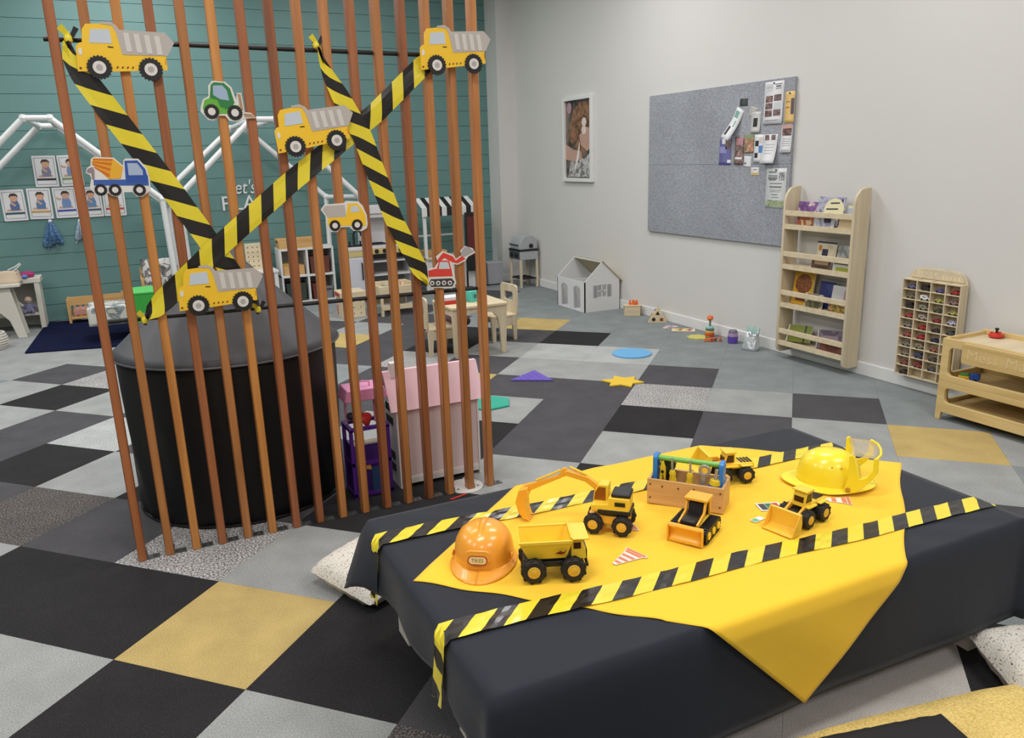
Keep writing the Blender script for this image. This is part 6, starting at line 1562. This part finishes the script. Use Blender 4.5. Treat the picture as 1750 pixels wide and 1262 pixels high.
bq = thing('toy_barbecue', 'grey toy barbecue with a domed lid on wooden legs in the far corner', 'toy barbecue', (4.445, 5.975, 0))
for x in (-.105, .105):
    for y in (-.13, .13): MB().bx(x - .013, x + .013, y - .013, y + .013, 0, .34).build('leg', m_ply, bq, bevel=.002)
MB().bx(-.12, .12, -.145, .145, .33, .43).build('fire_box', m_grey, bq, bevel=.004)
MB().bx(-.125, -.119, -.135, .135, .34, .425).build('control_panel', M('dark panel', (70, 72, 76), .4), bq)
for y in (-.07, .05): MB().lathe([(.022, 0), (.02, .02), (0, .021)], 14, T(-.125, y, .385) @ RY(-PI / 2)).build('knob', m_black, bq)
MB().bx(-.125, .125, -.15, .15, .43, .45).build('black_tray', m_black, bq, bevel=.002)
MB().prism([(-.115, .45), (.115, .45), (.115, .53), (.09, .585), (.04, .61), (-.03, .61), (-.085, .575), (-.115, .51)], -.135, .135, XZ).build('domed_lid', m_grey, bq, bevel=.006)
MB().tube([(-.115, -.09, .5), (-.14, -.09, .505), (-.14, .09, .505), (-.115, .09, .5)], .007, 8).build('lid_handle', m_black, bq)
MB().lathe([(.026, 0), (.024, .014), (0, .015)], 14, T(.03, -.136, .49) @ RX(PI / 2)).build('thermometer', m_black, bq)
for k in range(6): MB().bx(-.105 + .038 * k, -.087 + .038 * k, -.13, .13, .10, .108).build('lower_slat', m_blackmat, bq)
MB().bx(-.11, .11, -.14, -.125, .10, .112).bx(-.11, .11, .125, .14, .10, .112).build('lower_rail', m_blackmat, bq)

# ------------------------------------------------------------------ children's table and chairs
kt = thing('childrens_table', 'pale plywood children\'s table with tapered panel legs behind the right slats', 'table', (2.60, 3.255, 0))
MB().prism(rrect(-.24, .24, -.23, .22, .03), .385, .405).build('tabletop', m_plyx, kt, bevel=.003)
legp = [(-.235, .385), (-.215, 0), (-.175, 0), (-.165, .2), (-.15, .29), (-.11, .335), (-.05, .345), (.05, .345), (.11, .335), (.15, .29), (.165, .2), (.175, 0), (.215, 0), (.235, .385)]
for y in (-.215, .18): MB().prism(legp, -y - .022, -y, XZ).build('leg_panel', m_ply, kt, bevel=.003)
for x in (-.225, .203): MB().prism([(-.19, .385), (-.19, .33), (.18, .33), (.18, .385)], x, x + .02, Matrix(((0, 0, 1, 0), (1, 0, 0, 0), (0, 1, 0, 0), (0, 0, 0, 1)))).build('side_apron', m_ply, kt, bevel=.002)
CP = Matrix(((0, 0, 1, 0), (1, 0, 0, 0), (0, 1, 0, 0), (0, 0, 0, 1)))
def kid_chair(label, loc, rz):
    # local +x faces forward, backrest at -x
    t_ = thing('childrens_chair', label, 'chair', loc, rz, 'plywood children\'s chairs')
    MB().ring(rrect(-.13, .13, .20, .465, .035, 6), rrect(-.07, .07, .33, .40, .02, 6), -.13, -.112, CP).build('backrest', m_ply, t_, bevel=.003)
    MB().prism(rrect(-.13, .13, -.125, .125, .02), .205, .223).build('seat', m_plyx, t_, bevel=.003)
    for y in (-.115, .115):
        for x, a in ((-.115, -.02), (.09, .02)): MB().prism([(x, 0), (x + .03, 0), (x + .045, .205), (x - .005, .205)], -y - .009, -y + .009, XZ).build('leg', m_ply, t_, bevel=.002)
        MB().prism([(-.115, .13), (.12, .13), (.12, .2), (-.115, .2)], -y - .008, -y + .008, XZ).build('side_rail', m_ply, t_, bevel=.002)
    return t_
kid_chair('pale plywood child chair at the left end of the children\'s table', (2.345, 3.33, 0), 0.0)
kid_chair('pale plywood child chair at the right end of the children\'s table', (2.965, 3.52, 0), PI + .1)
tr_ = thing('red_tray', 'white tray with red edging on the children\'s table', 'tray', (2.45, 3.26, .4053))
MB().hopper((-.09, .09, -.07, .07), (-.095, .095, -.075, .075), 0, .03, .004).build('tray_rim', m_red, tr_)
MB().bx(-.08, .08, -.06, .06, .004, .055).build('white_liner', m_paper, tr_, bevel=.003)
tb_ = thing('teal_box', 'small teal picture box on the children\'s table', 'box', (2.62, 3.22, .4053), .3)
MB().bx(-.045, .045, -.035, .035, 0, .085).build('box_body', M('teal card', (88, 196, 178), .5, .08, 20), tb_, bevel=.002)
MB().bx(-.02, .01, -.0362, -.0348, .03, .06).build('box_print', M('box ink', (60, 110, 120), .5), tb_)
mk = thing('maroon_stool', 'dark maroon padded stool under the children\'s table', 'stool', (2.64, 3.62, 0))
MB().lathe([(.1, .15), (.11, .17), (.1, .2), (0, .205)], 20).build('seat_pad', M('maroon vinyl', (74, 30, 34), .5), mk)
MB().lathe([(.06, 0), (.09, 0), (.07, .15), (.05, .15)], 16).build('pedestal', m_shadowcav, mk)
import OpenImageIO as oiio, sys
b=oiio.ImageBuf('/workdir/render_main.png'); a=b.get_pixels(oiio.UINT8)
s=a.shape[1]/1750
import numpy as np
for n,(x,y) in dict(wallR=(1600,200),wallR2=(1200,80),wallCorner=(930,100),nib=(870,200),teal=(300,180),teal2=(30,450),yelT=(380,1080),yelT2=(1600,760),blackT=(150,1030),lightT=(40,1170),lightT2=(470,960),darkT=(980,710),midT=(1200,620),clothTop=(1000,1120),clothF=(1000,1230),ycl=(1280,960),flap=(1370,1110),slat=(245,600),slatR=(770,400),felt=(1180,300),tentwall=(400,760),roof=(390,590),floorF=(1400,1200),rack=(1460,480),navy=(150,575),fh=(1420,800),hat=(850,910),ply=(1640,700)).items():
    X,Y=int(x*s),int(y*s); print(n,(x,y),a[Y-3:Y+4,X-3:X+4,:3].reshape(-1,3).mean(0).round())
